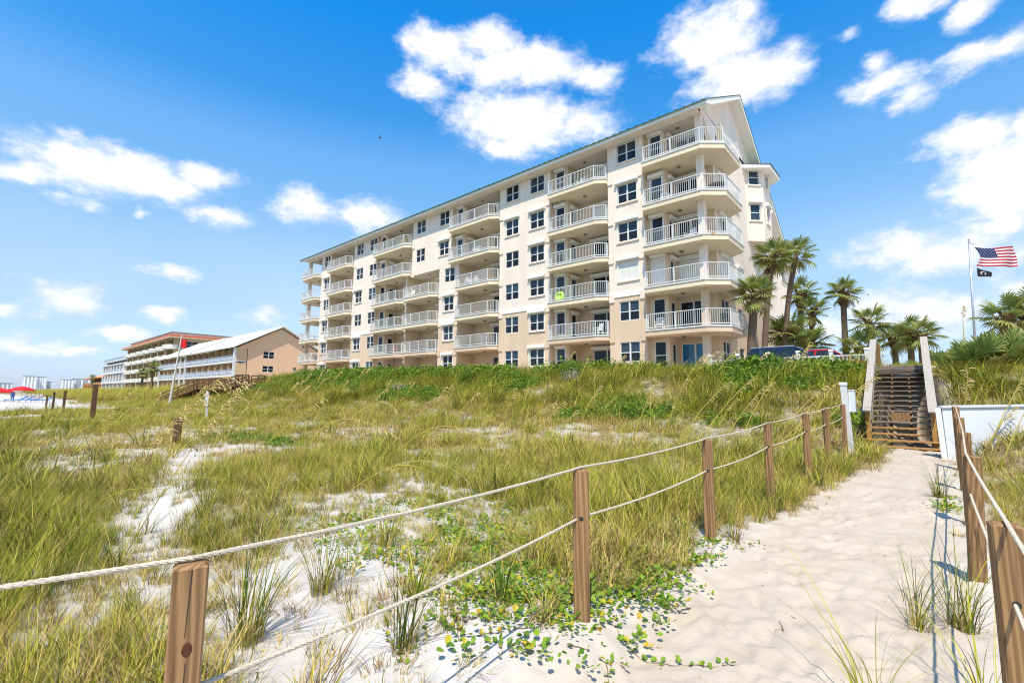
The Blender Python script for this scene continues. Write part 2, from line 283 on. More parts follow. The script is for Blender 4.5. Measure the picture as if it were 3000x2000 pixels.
# ------------------------------------------------------------------ value noise and the lie of the land
_G = np.random.default_rng(5).random((256, 256))
def vnoise(x, y):
    x = np.asarray(x, float); y = np.asarray(y, float); xi = np.floor(x).astype(int); yi = np.floor(y).astype(int); fx = x-xi; fy = y-yi
    fx = fx*fx*(3-2*fx); fy = fy*fy*(3-2*fy)
    g = lambda i, j: _G[i % 256, j % 256]
    return (g(xi, yi)*(1-fx)+g(xi+1, yi)*fx)*(1-fy)+(g(xi, yi+1)*(1-fx)+g(xi+1, yi+1)*fx)*fy-.5
def fbm(x, y, o=4):
    r = 0; a = 1
    for k in range(o): r = r+a*vnoise(x*2**k+17.3*k, y*2**k+9.1*k); a *= .5
    return r
def ss(a, b, x): t = np.clip((np.asarray(x, float)-a)/(b-a), 0, 1); return t*t*(3-2*t)
def terr(u, v):
    u = np.asarray(u, float); v = np.asarray(v, float)
    path = np.exp(-((u+.80+.14*ss(15.5, 17.5, v))/(1.25-.43*ss(15.5, 17.5, v)))**4)                                   # the trodden corridor up to the stairs
    z = .20*ss(3, 17, v)+.11*ss(-1.35, -1.75, u)*ss(1.2, 2.4, v)*ss(7, 5, v)
    left = ss(-1.2, -4.5, u)
    z = z+left*(.30*ss(4, 14, v)+.16*fbm(u*.33, v*.33, 3)*ss(1, 4, np.hypot(u, v)))
    z = z+.10*np.exp(-((u+9)/4)**2-((v-5.2)/2.2)**2)-.10*np.exp(-((u+7)/3.5)**2-((v-1.6)/.7)**2)
    amp = 2.78+.42*ss(-22, -46, u)-1.5*ss(-56, -68, u)
    wob = 1.3*fbm(u*.12, u*.05+3, 2)
    f0 = 12.2+wob; foot = f0*(1-path)+20.2*path
    t = ss(0, 1, (v-foot)/(24.5-foot)); t = np.where(v > 24.5, 1, t)
    z = z+(amp-z)*t
    z = z+.22*fbm(u*.25, v*.25, 3)*t*ss(29, 26, v)*(1-path)
    rs = ss(.5, 1.4, u); z = z+rs*.12*ss(3, 8, v)
    # beach beyond the far end of the planted field, falling to the sea behind the camera
    z = z+.16*ss(-44, -60, u)*ss(14, 4, v)
    z = z-.055*np.clip(-9-v, 0, 60)
    z = np.where(u < -400, np.maximum(z, .2)*1.0+0*z, z)
    return z
def gz(u, v): return float(terr(u, v))
def axis_pts(segs):
    out = []
    for a, b, n in segs: out += list(np.linspace(a, b, n, endpoint=False))
    out.append(segs[-1][1]); return np.array(out)
def geo_pts(a, b, n): return list(a*(b/a)**(np.linspace(0, 1, n)))
us = np.concatenate([-np.array(geo_pts(70, 4500, 26))[::-1], axis_pts([(-69, -25, 60), (-25, -9, 70), (-9, -2.2, 120), (-2.2, .8, 115), (.8, 2.4, 24), (2.4, 14, 40)]), np.array(geo_pts(15, 1200, 18))])
vs = np.concatenate([-np.array(geo_pts(8, 160, 14))[::-1], axis_pts([(-7.5, -1, 20), (-1, 9, 300), (9, 32, 130), (32, 60, 16)]), np.array(geo_pts(64, 2500, 18))])
UU, VV = np.meshgrid(us, vs, indexing='ij'); ZZ = terr(UU, VV)
# trodden sand: soft scuffs and overlapping footprints along the path, wind ripples elsewhere
corr = np.exp(-((UU+.72)/1.15)**6)*ss(17.6, 16.5, VV)*ss(-2, -.5, VV)
ZZ += .012*fbm(UU*2.2, VV*2.2, 3)*ss(14, 8, np.hypot(UU, VV))
ZZ += corr*(.026*fbm(UU*2.6, VV*2.6, 3)+.014*fbm(UU*6.5, VV*6.5, 3))
fr = np.random.default_rng(3)
for _ in range(1150):
    a = fr.uniform(-1.75, .35); b = -.6+17.5*fr.random()**1.35; th = fr.normal(.0, .5); L_ = fr.uniform(.07, .14); W_ = L_*fr.uniform(.38, .6); dp = fr.uniform(.003, .020)
    i0, i1 = np.searchsorted(us, [a-.5, a+.5]); j0, j1 = np.searchsorted(vs, [b-.5, b+.5])
    if i1 <= i0 or j1 <= j0: continue
    du = UU[i0:i1, j0:j1]-a; dv = VV[i0:i1, j0:j1]-b; x = du*math.cos(th)+dv*math.sin(th); y = -du*math.sin(th)+dv*math.cos(th)
    r2 = (x/W_)**2+(y/L_)**2
    ZZ[i0:i1, j0:j1] += dp*(-np.exp(-r2)+.55*np.exp(-((np.sqrt(r2)-1.5)/.45)**2))
def grid_mesh(name, m):
    nu, nv = UU.shape; co_ = np.stack([UU, VV, ZZ], -1).reshape(-1, 3); idx = np.arange(nu*nv).reshape(nu, nv)
    q = np.stack([idx[:-1, :-1], idx[1:, :-1], idx[1:, 1:], idx[:-1, 1:]], -1).reshape(-1, 4)
    me = bpy.data.meshes.new(name); me.vertices.add(len(co_)); me.vertices.foreach_set('co', co_.ravel().astype(np.float32))
    me.loops.add(q.size); me.loops.foreach_set('vertex_index', q.ravel().astype(np.int32)); me.polygons.add(len(q))
    me.polygons.foreach_set('loop_start', np.arange(0, q.size, 4, dtype=np.int32)); me.polygons.foreach_set('use_smooth', np.ones(len(q), bool))
    me.materials.append(m); me.update(); me.validate(); return me
def sandmat():
    m = bpy.data.materials.new('white_quartz_sand'); m.use_nodes = True; nt = m.node_tree; N = nt.nodes; L = nt.links; b = N['Principled BSDF']
    b.inputs['Roughness'].default_value = .95; b.inputs['Specular IOR Level'].default_value = .1
    tc = N.new('ShaderNodeTexCoord')
    def noise(sc, det, d=0):
        n = N.new('ShaderNodeTexNoise'); n.inputs['Scale'].default_value = sc; n.inputs['Detail'].default_value = det; n.inputs['Distortion'].default_value = d; L.new(tc.outputs['Object'], n.inputs['Vector']); return n.outputs['Fac']
    def mr(x, a, b_, c=0, d=1):
        n = N.new('ShaderNodeMapRange'); L.new(x, n.inputs['Value']); n.inputs['From Min'].default_value = a; n.inputs['From Max'].default_value = b_; n.inputs['To Min'].default_value = c; n.inputs['To Max'].default_value = d; return n.outputs[0]
    def mix(f, a, b_):
        n = N.new('ShaderNodeMixRGB'); L.new(f, n.inputs[0])
        for i, c in ((1, a), (2, b_)):
            if isinstance(c, tuple): n.inputs[i].default_value = (*c, 1)
            else: L.new(c, n.inputs[i])
        return n.outputs[0]
    # the trodden path is a touch creamier and dirtier than the blown white sand beside it
    sx = N.new('ShaderNodeSeparateXYZ'); L.new(tc.outputs['Object'], sx.inputs[0])
    ab = N.new('ShaderNodeMath'); ab.operation = 'ADD'; L.new(sx.outputs[0], ab.inputs[0]); ab.inputs[1].default_value = .75
    aa = N.new('ShaderNodeMath'); aa.operation = 'ABSOLUTE'; L.new(ab.outputs[0], aa.inputs[0])
    wn = N.new('ShaderNodeMath'); wn.operation = 'MULTIPLY_ADD'; L.new(noise(1.3, 3), wn.inputs[0]); wn.inputs[1].default_value = .7; L.new(aa.outputs[0], wn.inputs[2])
    pf = mr(wn.outputs[0], 1.0, 1.55, 1, 0)
    c = mix(mr(noise(1.7, 5), .35, .65), (.475, .45, .42), (.535, .51, .48))
    c = mix(pf, c, mix(mr(noise(2.6, 6, .4), .35, .66), (.43, .365, .285), (.49, .42, .34)))
    c = mix(mr(noise(140, 2), .62, .75, 0, .35), c, (.46, .36, .27))
    # ground under the thick vegetation is littered with brown thatch
    at = N.new('ShaderNodeAttribute'); at.attribute_name = 'litter'
    lf = N.new('ShaderNodeMath'); lf.operation = 'MULTIPLY'; L.new(at.outputs['Fac'], lf.inputs[0]); L.new(mr(noise(9, 6), .24, .5), lf.inputs[1])
    c = mix(lf.outputs[0], c, (.22, .175, .075))
    L.new(c, b.inputs['Base Color'])
    bp = N.new('ShaderNodeBump'); bp.inputs['Strength'].default_value = .6; bp.inputs['Distance'].default_value = .012; L.new(noise(34, 8), bp.inputs['Height'])
    b2 = N.new('ShaderNodeBump'); b2.inputs['Strength'].default_value = .25; b2.inputs['Distance'].default_value = .004; L.new(noise(220, 3), b2.inputs['Height']); L.new(bp.outputs[0], b2.inputs['Normal']); L.new(b2.outputs[0], b.inputs['Normal'])
    MATS['sand'] = m; return m
def path_half(v): return 1.0+.18*np.sin(v*.9)
def seg_d(u, v, a, b):
    ax, ay = a; bx, by = b; t = np.clip(((u-ax)*(bx-ax)+(v-ay)*(by-ay))/((bx-ax)**2+(by-ay)**2), 0, 1); return np.hypot(u-ax-t*(bx-ax), v-ay-t*(by-ay))
def density(u, v):
    """How thickly dune grass grows at a spot, 0..1."""
    u = np.asarray(u, float); v = np.asarray(v, float)
    d = .09+.24*ss(2.2, 3.4, v)+.60*ss(3.2, 4.8, v)+.25*ss(6, 9, v)
    d = np.maximum(d, (.95-.05*ss(2, 4, v))*ss(-3.4, -4.6, u+.45*(v-.5)))          # dense growth off to the left
    d = np.maximum(d, 1.1*ss(-1.7, -2.2, u)*ss(1.25, .5, v))
    n = fbm(u*.55+4, v*.55, 4)
    d = d*np.clip(1.0+1.5*n, .12, 1.5)
    d = np.maximum(d, 1.0*ss(12.5, 15, v))
    d = np.maximum(d, .9*ss(4.6, 5.8, v)*ss(-4.2, -3.2, u)*ss(-1.6, -1.95, u))
    d = np.maximum(d, np.clip(.55+1.6*n, .1, .6)*ss(5.0, 6.5, v))
    for a, b, w, k in (((-4.6, .9), (-7.4, 1.7), .42, .95), ((-7.4, 1.7), (-13.5, 3.6), .5, .9), ((-4.6, 6.3), (-6.5, 7.4), .4, .45), ((-8.5, 9.2), (-11, 11.4), .5, .55), ((-20, 4.2), (-25, 5.5), .6, .7), ((-3.0, 9.3), (-4.6, 10.6), .4, .5)):
        d = d*(1-k*np.exp(-(seg_d(u, v, a, b)/w)**2))
    edgeL = -1.72+.25*ss(5, 8, v)+.45*ss(9, 12.5, v); edgeR = .16+.0*v
    inpath = ss(-.25, .12, u-edgeL)*ss(.25, -.12, u-edgeR-.28)
    d = d*(1-inpath*ss(24, 17, v))
    d = np.where(u > .2, (.15+.95*ss(5.8, 7.6, v))*ss(.24, .42, u)*np.clip(1.1+n, .4, 1.3), d)
    d = d*(1-ss(-1.75, -1.55, u)*ss(.2, .0, u)*ss(17, 17.4, v)*ss(26, 23.5, v))     # under the stairs
    d = d*ss(29.5, 27.5, v)
    d = d*(1-ss(-46, -50, u)*ss(11, 6, v))                                           # open beach
    d = d*(1-ss(-62, -66, u)*ss(24, 22, v)*.0)
    return np.clip(d, 0, 1.2)
gme = grid_mesh('sand_ground', sandmat())
lit = gme.attributes.new('litter', 'FLOAT', 'POINT'); lit.data.foreach_set('value', (np.clip(density(UU, VV)*1.0-.25, 0, 1)*ss(2.5, 6, np.hypot(UU, VV))).ravel().astype(np.float32))
go = bpy.data.objects.new('sand_ground', gme); COL.objects.link(go); go['kind'] = 'structure'
from mathutils.bvhtree import BVHTree
BVH = BVHTree.FromPolygons([tuple(c) for c in np.stack([UU, VV, ZZ], -1).reshape(-1, 3)], [tuple(p.vertices) for p in gme.polygons])
def gzz(u, v):
    h = BVH.ray_cast(Vector((u, v, 50)), Vector((0, 0, -1)))[0]
    return h.z if h else gz(u, v)
sea = MB().box(-4500, 1200, -3000, -24, -3.0, -.85).build('sea', mat('sea_water', (.03, .16, .20), .12, .2, .05, .4, 1.5, spec=.5)); sea['kind'] = 'structure'

# ------------------------------------------------------------------ the big six-storey building
VF, VB = 31.2, 33.3                     # facade plane, back wall of the balconies
FL = [3.05, 6.05, 9.05, 12.02, 15.0, 18.22]; TOP = 20.95; XE = -10.9; XW = -68.1
B = thing('apartment_building', 'six storey cream and tan beachfront building with stacked white railed balconies and green roof', 'building', (-39.5, VF, 3.0))
def holes_wall(mb, org, ax, nrm, w, h, holes, depth=.11):
    """Front face of a wall (w wide along ax, h high) with rectangular openings and their reveals."""
    org = Vector(org); ax = Vector(ax); nrm = Vector(nrm); up = Vector((0, 0, 1))
    xs = sorted({0, w, *[a for hh in holes for a in hh[:2]]}); zs = sorted({0, h, *[a for hh in holes for a in hh[2:]]})
    P = lambda x, z, d=0: org+ax*x+up*z-nrm*d
    for i in range(len(xs)-1):
        for j in range(len(zs)-1):
            cx = (xs[i]+xs[i+1])/2; cz = (zs[j]+zs[j+1])/2
            if any(a < cx < b and c < cz < d for a, b, c, d in holes): continue
            mb.quad(P(xs[i], zs[j]), P(xs[i+1], zs[j]), P(xs[i+1], zs[j+1]), P(xs[i], zs[j+1]))
    for a, b, c, d in holes:
        for (p, q) in (((a, c), (b, c)), ((b, c), (b, d)), ((b, d), (a, d)), ((a, d), (a, c))):
            mb.quad(P(*p), P(*p, depth), P(*q, depth), P(*q))
_mc = {}
def frame_mesh(w, h, cols, rows):
    k = ('f', w, h, cols, rows)
    if k not in _mc:
        m = MB(); e = .055
        m.box(0, e, -.05, .02, 0, h).box(w-e, w, -.05, .02, 0, h).box(e, w-e, -.05, .02, h-e, h).box(e, w-e, -.05, .02, 0, e)
        for i in range(1, cols): x = w*i/cols; m.box(x-.055, x+.055, -.055, .02, e, h-e)
        if rows == 2:
            xs = [e]+[w*i/cols for i in range(1, cols)]+[w-e]
            for i in range(cols): m.box(xs[i]+(.055 if i else 0), xs[i+1]-(.055 if i < cols-1 else 0), -.04, .02, h*.47-.03, h*.47+.03)
        _mc[k] = m.mesh('window_frame', VINYL)
    return _mc[k]
def pane_mesh(w, h, m, tag_):
    k = ('p', round(w, 3), round(h, 3), tag_)
    if k not in _mc: _mc[k] = MB().box(0, w, 0, .012, 0, h).mesh('pane', m)
    return _mc[k]
wr = random.Random(4)
def window(par, org, rz, w, h, cols=2, rows=2, upper=None, lower=None, name='window'):
    """Framed window whose lower left outer corner is org; rz turns it from facing -Y."""
    o = inst(name, frame_mesh(w, h, cols, rows), org, (0, 0, rz), 1, par)
    up = upper if upper else (BLIND if wr.random() < .75 else GLASS); lo = lower if lower else (GLASS if wr.random() < .8 else BLIND)
    e = .055; cw = w/cols
    for i in range(cols):
        x0 = i*cw+e*.98; x1 = (i+1)*cw-e*.98
        if rows == 2:
            zs = ((e*.98, h*.47-.028, lo), (h*.47+.028, h-e*.98, up))
        else: zs = ((e*.98, h-e*.98, lo),)
        for z0, z1, gm in zs:
            p = bpy.data.objects.new('pane', pane_mesh(x1-x0, z1-z0, gm, gm.name)); COL.objects.link(p); p.parent = o; p.location = (x0, .0, z0)
            tl = wr.gauss(0, .012); p.rotation_euler = (wr.gauss(0, .008), 0, tl)
    return o
def shutter_mesh(w, h=.30, d=.24):
    k = ('s', round(w, 2), h, d)
    if k not in _mc:
        m = MB(); m.prismX([(0, 0), (-d*.8, 0), (-d, h*.2), (-d, h*.72), (-d*.7, h), (0, h)], 0, w); _mc[k] = m.mesh('roll_shutter_box', SHUT)
    return _mc[k]
def sill_mesh(w):
    k = ('l', round(w, 2))
    if k not in _mc: _mc[k] = MB().box(0, w, -.085, 0, 0, .11).mesh('sill', STUCCO_UP)
    return _mc[k]
def guide_mesh(h):
    k = ('g', round(h, 2))
    if k not in _mc: _mc[k] = MB().box(-.045, .045, -.06, 0, 0, h).mesh('shutter_track', SHUT)
    return _mc[k]
def shuttered(par, x, y, z, w, h, rz=0.0, closed=False, sill=True):
    ax = Vector((math.cos(rz), math.sin(rz), 0)); n = Vector((math.sin(rz), -math.cos(rz), 0)); p = Vector((x, y, z))+n*.002
    inst('roll_shutter_box', shutter_mesh(w+.30), p-ax*.15+Vector((0, 0, h+.02)), (0, 0, rz), 1, par)
    for s in (-.04, w+.04): inst('shutter_track', guide_mesh(h), p+ax*s, (0, 0, rz), 1, par)
    if sill: inst('sill', sill_mesh(w+.24), p-ax*.12-Vector((0, 0, .13)), (0, 0, rz), 1, par)
    if closed:
        m = MB(); k = int(h/.075)
        for i in range(k): m.box(0, w, -.012, .012, i*h/k, (i+1)*h/k-.008)
        o = m.mesh('shutter_slats', SHUT); s = inst('shutter_slats', o, p-n*.045, (0, 0, rz), 1, par); s['kind'] = 'stuff'

up_mb, low_mb, band_mb, in_mb = MB(), MB(), MB(), MB()
ZS = 8.77
def facade(x0, x1, wins):
    """A stretch of the front wall; wins = (x, width, floor, shutter box?, closed?)"""
    for z0, z1, nm_, mt_ in ((2.3, ZS, 'lower_wall', STUCCO_LOW), (ZS, TOP, 'upper_wall', STUCCO_UP)):
        hs = []; mb = MB()
        for (x, w, f, sb, cl) in wins:
            s, hd = FL[f]+.93, FL[f]+2.37
            if z0 < s < z1: hs.append((x-x0, x-x0+w, s-z0, hd-z0))
        holes_wall(mb, (x0, VF, z0), (1, 0, 0), (0, -1, 0), x1-x0, z1-z0, hs); mb.build(nm_, mt_, B)
    MB().box(x0, x1, VF-.05, VF+.02, ZS, ZS+.40).build('white_band', BAND, B)
    for (x, w, f, sb, cl) in wins:
        s = FL[f]+.93
        if not cl: window(B, (x, VF+.10, s), 0, w, 1.44)
        if sb: shuttered(B, x, VF, s, w, 1.44, 0, cl)
W1, W2, W3, W6, W7, W8 = -17.28, -25.87, -28.76, -51.62, -54.66, -63.1
facade(-18.1, -15.15, [(W1, 1.58, f, f in (2, 3, 4, 5), f == 2) for f in range(6)])
facade(-29.5, -23.65, [(W2, 1.57, f, True, False) for f in range(6)]+[(W3, 1.57, f, f in (4, 5), False) for f in range(6)])
facade(-55.3, -50.0, [(W6, 1.52, f, False, False) for f in range(6)]+[(W7, 1.57, f, f in (0, 1, 3, 5), False) for f in range(6)])
facade(-63.9, -61.25, [(W8, 1.5, f, f != 3, False) for f in range(6)])
# the centre shifts sideways at the fifth floor
def strip(x0, x1, z0, z1, wins):
    for a, b, nm_, mt_ in ((2.3, ZS, 'lower_wall', STUCCO_LOW), (ZS, TOP, 'upper_wall', STUCCO_UP)):
        lo, hi = max(z0, a), min(z1, b); mb = MB()
        if hi-lo < .01: continue
        holes_wall(mb, (x0, VF, lo), (1, 0, 0), (0, -1, 0), x1-x0, hi-lo, [(x-x0, x-x0+w, FL[f]+.93-lo, FL[f]+2.37-lo) for x, w, f, sb in wins if lo < FL[f]+.93 < hi]); mb.build(nm_, mt_, B)
    for x, w, f, sb in wins:
        window(B, (x, VF+.10, FL[f]+.93), 0, w, 1.44)
        if sb: shuttered(B, x, VF, FL[f]+.93, w, 1.44)
ZM = FL[4]-.42
strip(-38.1, -35.05, 2.3, ZM, [(-37.28, 1.53, f, f in (0, 1, 2)) for f in range(4)]); MB().box(-38.1, -35.05, VF-.05, VF+.02, ZS, ZS+.40).build('white_band', BAND, B)
strip(-42.87, -36.2, ZM, TOP, [(-38.22, 1.55, 4, True), (-38.22, 1.55, 5, True), (-42.2, 1.53, 4, False), (-42.2, 1.53, 5, False)])
strip(-43.95, -43.7, 2.3, ZM, [])

# ---- balcony bays: (left, right, floors, kind)   kind W = window wall on the left part, D = dark side wall only
slab_c = {}
def railing(par, pts, z, sp=.135):
    r = MB(); bl = MB()
    for i in range(len(pts)-1):
        a = Vector((*pts[i], 0)); b = Vector((*pts[i+1], 0)); L_ = (b-a).length
        if L_ < .2: continue
        r.bar(a+Vector((0, 0, z+1.06)), b+Vector((0, 0, z+1.06)), .06, .045); r.bar(a+Vector((0, 0, z+.13)), b+Vector((0, 0, z+.13)), .05, .05)
        k = max(1, round(L_/1.75))
        for j in range(k+1):
            if j == 0 and i > 0: continue
            p = a.lerp(b, j/k); r.box(p.x-.03, p.x+.03, p.y-.03, p.y+.03, z, z+1.09)
        n = int(L_/sp)
        for j in range(1, n): p = a.lerp(b, j/n); bl.box(p.x-.0095, p.x+.0095, p.y-.0095, p.y+.0095, z+.15, z+1.04)
    r.build('railing', VINYL, par); o = bl.build('balusters', VINYL, par); o['kind'] = 'stuff'
def inset(poly, front, d):
    c = Vector((sum(p[0] for p in poly)/len(poly), sum(p[1] for p in poly)/len(poly)))
    return [tuple(Vector(p)+(c-Vector(p)).normalized()*d) for p in front]
def balcony(front, back, f):
    """front: polyline of the slab's free edge, left to right; back: the corner points behind it."""
    z = FL[f]; poly = list(front)+list(back)
    o = MB().prism(poly, z-.42, z-.10).build('balcony', STUCCO_SLAB if f >= 2 else STUCCO_LOW, B)
    e = MB(); k = len(front)
    for i in range(k-1):
        a = Vector((*front[i], 0)); b = Vector((*front[i+1], 0)); d = (b-a).normalized(); n = Vector((d.y, -d.x, 0))
        e.quad(a+n*.05+Vector((0, 0, z-.10)), b+n*.05+Vector((0, 0, z-.10)), b+n*.05+Vector((0, 0, z)), a+n*.05+Vector((0, 0, z)))
        e.quad(a+Vector((0, 0, z-.10)), b+Vector((0, 0, z-.10)), b+n*.05+Vector((0, 0, z-.10)), a+n*.05+Vector((0, 0, z-.10)))
    e.prism([tuple(p) for p in poly], z-.101, z)
    e.build('slab_edge', WHITE, o)
    railing(o, inset(poly, front, .10), z)
    return o
corb = MB().box(-.21, .21, -.075, 0, 0, .62).mesh('corbel', STUCCO_UP); corb_low = MB().box(-.21, .21, -.075, 0, 0, .62).mesh('corbel', STUCCO_LOW)
lamp = MB().lathe([(.02, 0), (.14, -.02), (.15, -.07), (.09, -.12), (.02, -.13)], 10).mesh('ceiling_light', mat('lamp_shade_bronze', (.22, .17, .12), .5))
dm = {}
def bay(xl, xr, floors, kind, pane_kind=None, wl=1.5, doors=True):
    for f in floors:
        z0 = FL[f]; z1 = (FL[f+1]-.42) if f < 5 else 20.72; wm = MB()
        vf = VF+.45
        # side walls, back wall, ceiling of the recess
        wm.quad((xl, VB, z0), (xl, VF, z0), (xl, VF, z1), (xl, VB, z1)); wm.quad((xr, VF, z0), (xr, VB, z0), (xr, VB, z1), (xr, VF, z1))
        x0 = xl
        if kind == 'W':
            x0 = xl+wl
            holes_wall(wm, (xl, vf, z0), (1, 0, 0), (0, -1, 0), wl, z1-z0, [(.28, 1.15, .45, 2.3)], .08)
            ww = window(B, (xl+.28, vf+.07, z0+.45), 0, .87, 1.85, 1, 2)
            if pane_kind != 'bare': shuttered(B, xl+.28, vf, z0+.45, .87, 1.85, 0, (f == 2 and xr > -12), False)
            holes_wall(wm, (x0, vf, z0), (0, 1, 0), (1, 0, 0), VB-vf, z1-z0, [(.45, 1.15, .03, 2.1)], .06)
            window(B, (x0-.05, vf+.45, z0+.03), math.pi/2, .70, 2.07, 1, 1, name='door')
            if pane_kind != 'bare' and f in (1, 2, 3, 4): inst('roll_shutter_box', shutter_mesh(1.0, .28, .26), (x0+.002, vf+.30, z0+2.13), (0, 0, math.pi/2), 1, B)
        dw = min(2.5, xr-x0-.5); dx = xr-.25-dw
        if doors:
            holes_wall(wm, (x0, VB, z0), (1, 0, 0), (0, -1, 0), xr-x0, z1-z0, [(dx-x0, dx-x0+dw, .03, 2.15)], .08)
            cl = pane_kind == 'shut' or (kind == 'W' and f in (4,) and xr > -20)
            o = window(B, (dx, VB+.07, z0+.03), 0, dw, 2.12, 2, 1, lower=(SHUT if (f in (2, 4, 5) and xr > -20 and wr.random() < .6) else (BLUEGLASS if (f == 0 and xr > -12) else GLASS)), name='sliding_door')
            if wr.random() < .8 and f > 0 or kind == 'W': inst('roll_shutter_box', shutter_mesh(dw+.25, .30, .28), (dx-.12, VB-.002, z0+2.17), (0, 0, 0), 1, B)
        else: holes_wall(wm, (x0, VB, z0), (1, 0, 0), (0, -1, 0), xr-x0, z1-z0, [])
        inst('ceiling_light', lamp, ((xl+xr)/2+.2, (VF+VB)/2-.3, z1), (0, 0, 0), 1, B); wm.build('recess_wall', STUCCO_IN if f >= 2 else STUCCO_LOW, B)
    # projecting slabs, from the second floor up
    for f in floors:
        if f == 0: continue
        balcony([(xl, VF), (xl+.28, 30.45), (xr-.75, 30.45), (xr, VF-.22), (xr, VF)], [(xr, VB), (xl, VB)], f)
        for x in (xl-.21, xr+.21): inst('corbel', corb if f >= 2 else corb_low, (x, VF-.002, FL[f]-.62), (0, 0, 0), 1, B)
bay(-23.65, -18.1, range(6), 'W')
bay(-36.2, -29.5, (4, 5), 'W'); bay(-35.05, -29.5, range(4), 'D')
bay(-50.0, -42.87, (4, 5), 'W'); bay(-50.0, -43.95, range(4), 'W', 'bare'); bay(-43.7, -38.1, range(4), 'D')
bay(-61.25, -55.3, range(6), 'D')
# corner bays
def corner(xi, xo, s):
    """s=+1: near right-hand corner, s=-1: far left one (mirror image)."""
    X = lambda x: xo+(x-XE) if s > 0 else xo-(x-XE)
    for f in range(6):
        z0 = FL[f]; z1 = (FL[f+1]-.42) if f < 5 else 20.72; wm = MB(); vf = VF+.45
        wm.quad((xi, VB, z0), (xi, VF, z0), (xi, VF, z1), (xi, VB, z1)) if s > 0 else wm.quad((xi, VF, z0), (xi, VB, z0), (xi, VB, z1), (xi, VF, z1))
        x0 = xi
        if s > 0:
            wl = 1.45; x0 = xi+wl
            holes_wall(wm, (xi, vf, z0), (1, 0, 0), (0, -1, 0), wl, z1-z0, [(.34, 1.2, .45, 2.3)], .08)
            window(B, (xi+.34, vf+.07, z0+.45), 0, .86, 1.85, 1, 2)
            if f >= 2: shuttered(B, xi+.34, vf, z0+.45, .86, 1.85, 0, f == 2, False)
            holes_wall(wm, (x0, vf, z0), (0, 1, 0), (1, 0, 0), VB-vf, z1-z0, [(.5, 1.1, .03, 2.1)], .06)
            window(B, (x0-.05, vf+.5, z0+.03), math.pi/2, .60, 2.07, 1, 1, name='door')
            if f >= 2: inst('roll_shutter_box', shutter_mesh(1.0, .30, .28), (x0+.002, vf+.32, z0+2.15), (0, 0, math.pi/2), 1, B)
            holes_wall(wm, (x0, VB, z0), (1, 0, 0), (0, -1, 0), xo-x0, z1-z0, [(.15, 2.05, .03, 2.2)], .08)
            window(B, (x0+.15, VB+.07, z0+.03), 0, 1.9, 2.17, 2, 1, lower=(BLUEGLASS if f == 0 else SHUT if f == 2 else GLASS), name='sliding_door')
            if f >= 2: inst('roll_shutter_box', shutter_mesh(2.3, .34, .30), (x0+.03, VB-.002, z0+2.22), (0, 0, 0), 1, B)
        else: holes_wall(wm, (xo, VB, z0), (1, 0, 0), (0, -1, 0), xi-xo, z1-z0, [(1.2, 3.2, .03, 2.15)], .08); window(B, (xo+1.2, VB+.07, z0+.03), 0, 2.0, 2.12, 2, 1, name='sliding_door')
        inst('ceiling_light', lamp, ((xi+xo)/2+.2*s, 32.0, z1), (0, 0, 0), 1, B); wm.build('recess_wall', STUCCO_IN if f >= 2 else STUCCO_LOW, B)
        # corner column
        c0, c1 = (xo-.42, xo) if s > 0 else (xo, xo+.42)
        MB().box(c0, c1, VF, VF+.42, z0 if f else 2.3, z1+.02).build('column', STUCCO_UP if f >= 2 else STUCCO_LOW, B)
        if f:
            fr_ = [(xi, VF), (xi+s*.28, 30.42), (xo+s*.18, 30.42), (xo+s*1.38, 31.5), (xo+s*1.32, 35.0), (xo, 36.0)]
            bk = [(xo, VB), (xi, VB)]
            if s > 0: balcony(fr_, bk, f)
            else: balcony(fr_[::-1], bk[::-1], f)
            inst('corbel', corb if f >= 2 else corb_low, (xi-s*.21, VF-.002, FL[f]-.62), (0, 0, 0), 1, B)
corner(-15.15, XE, 1); corner(-63.9, XW, -1)
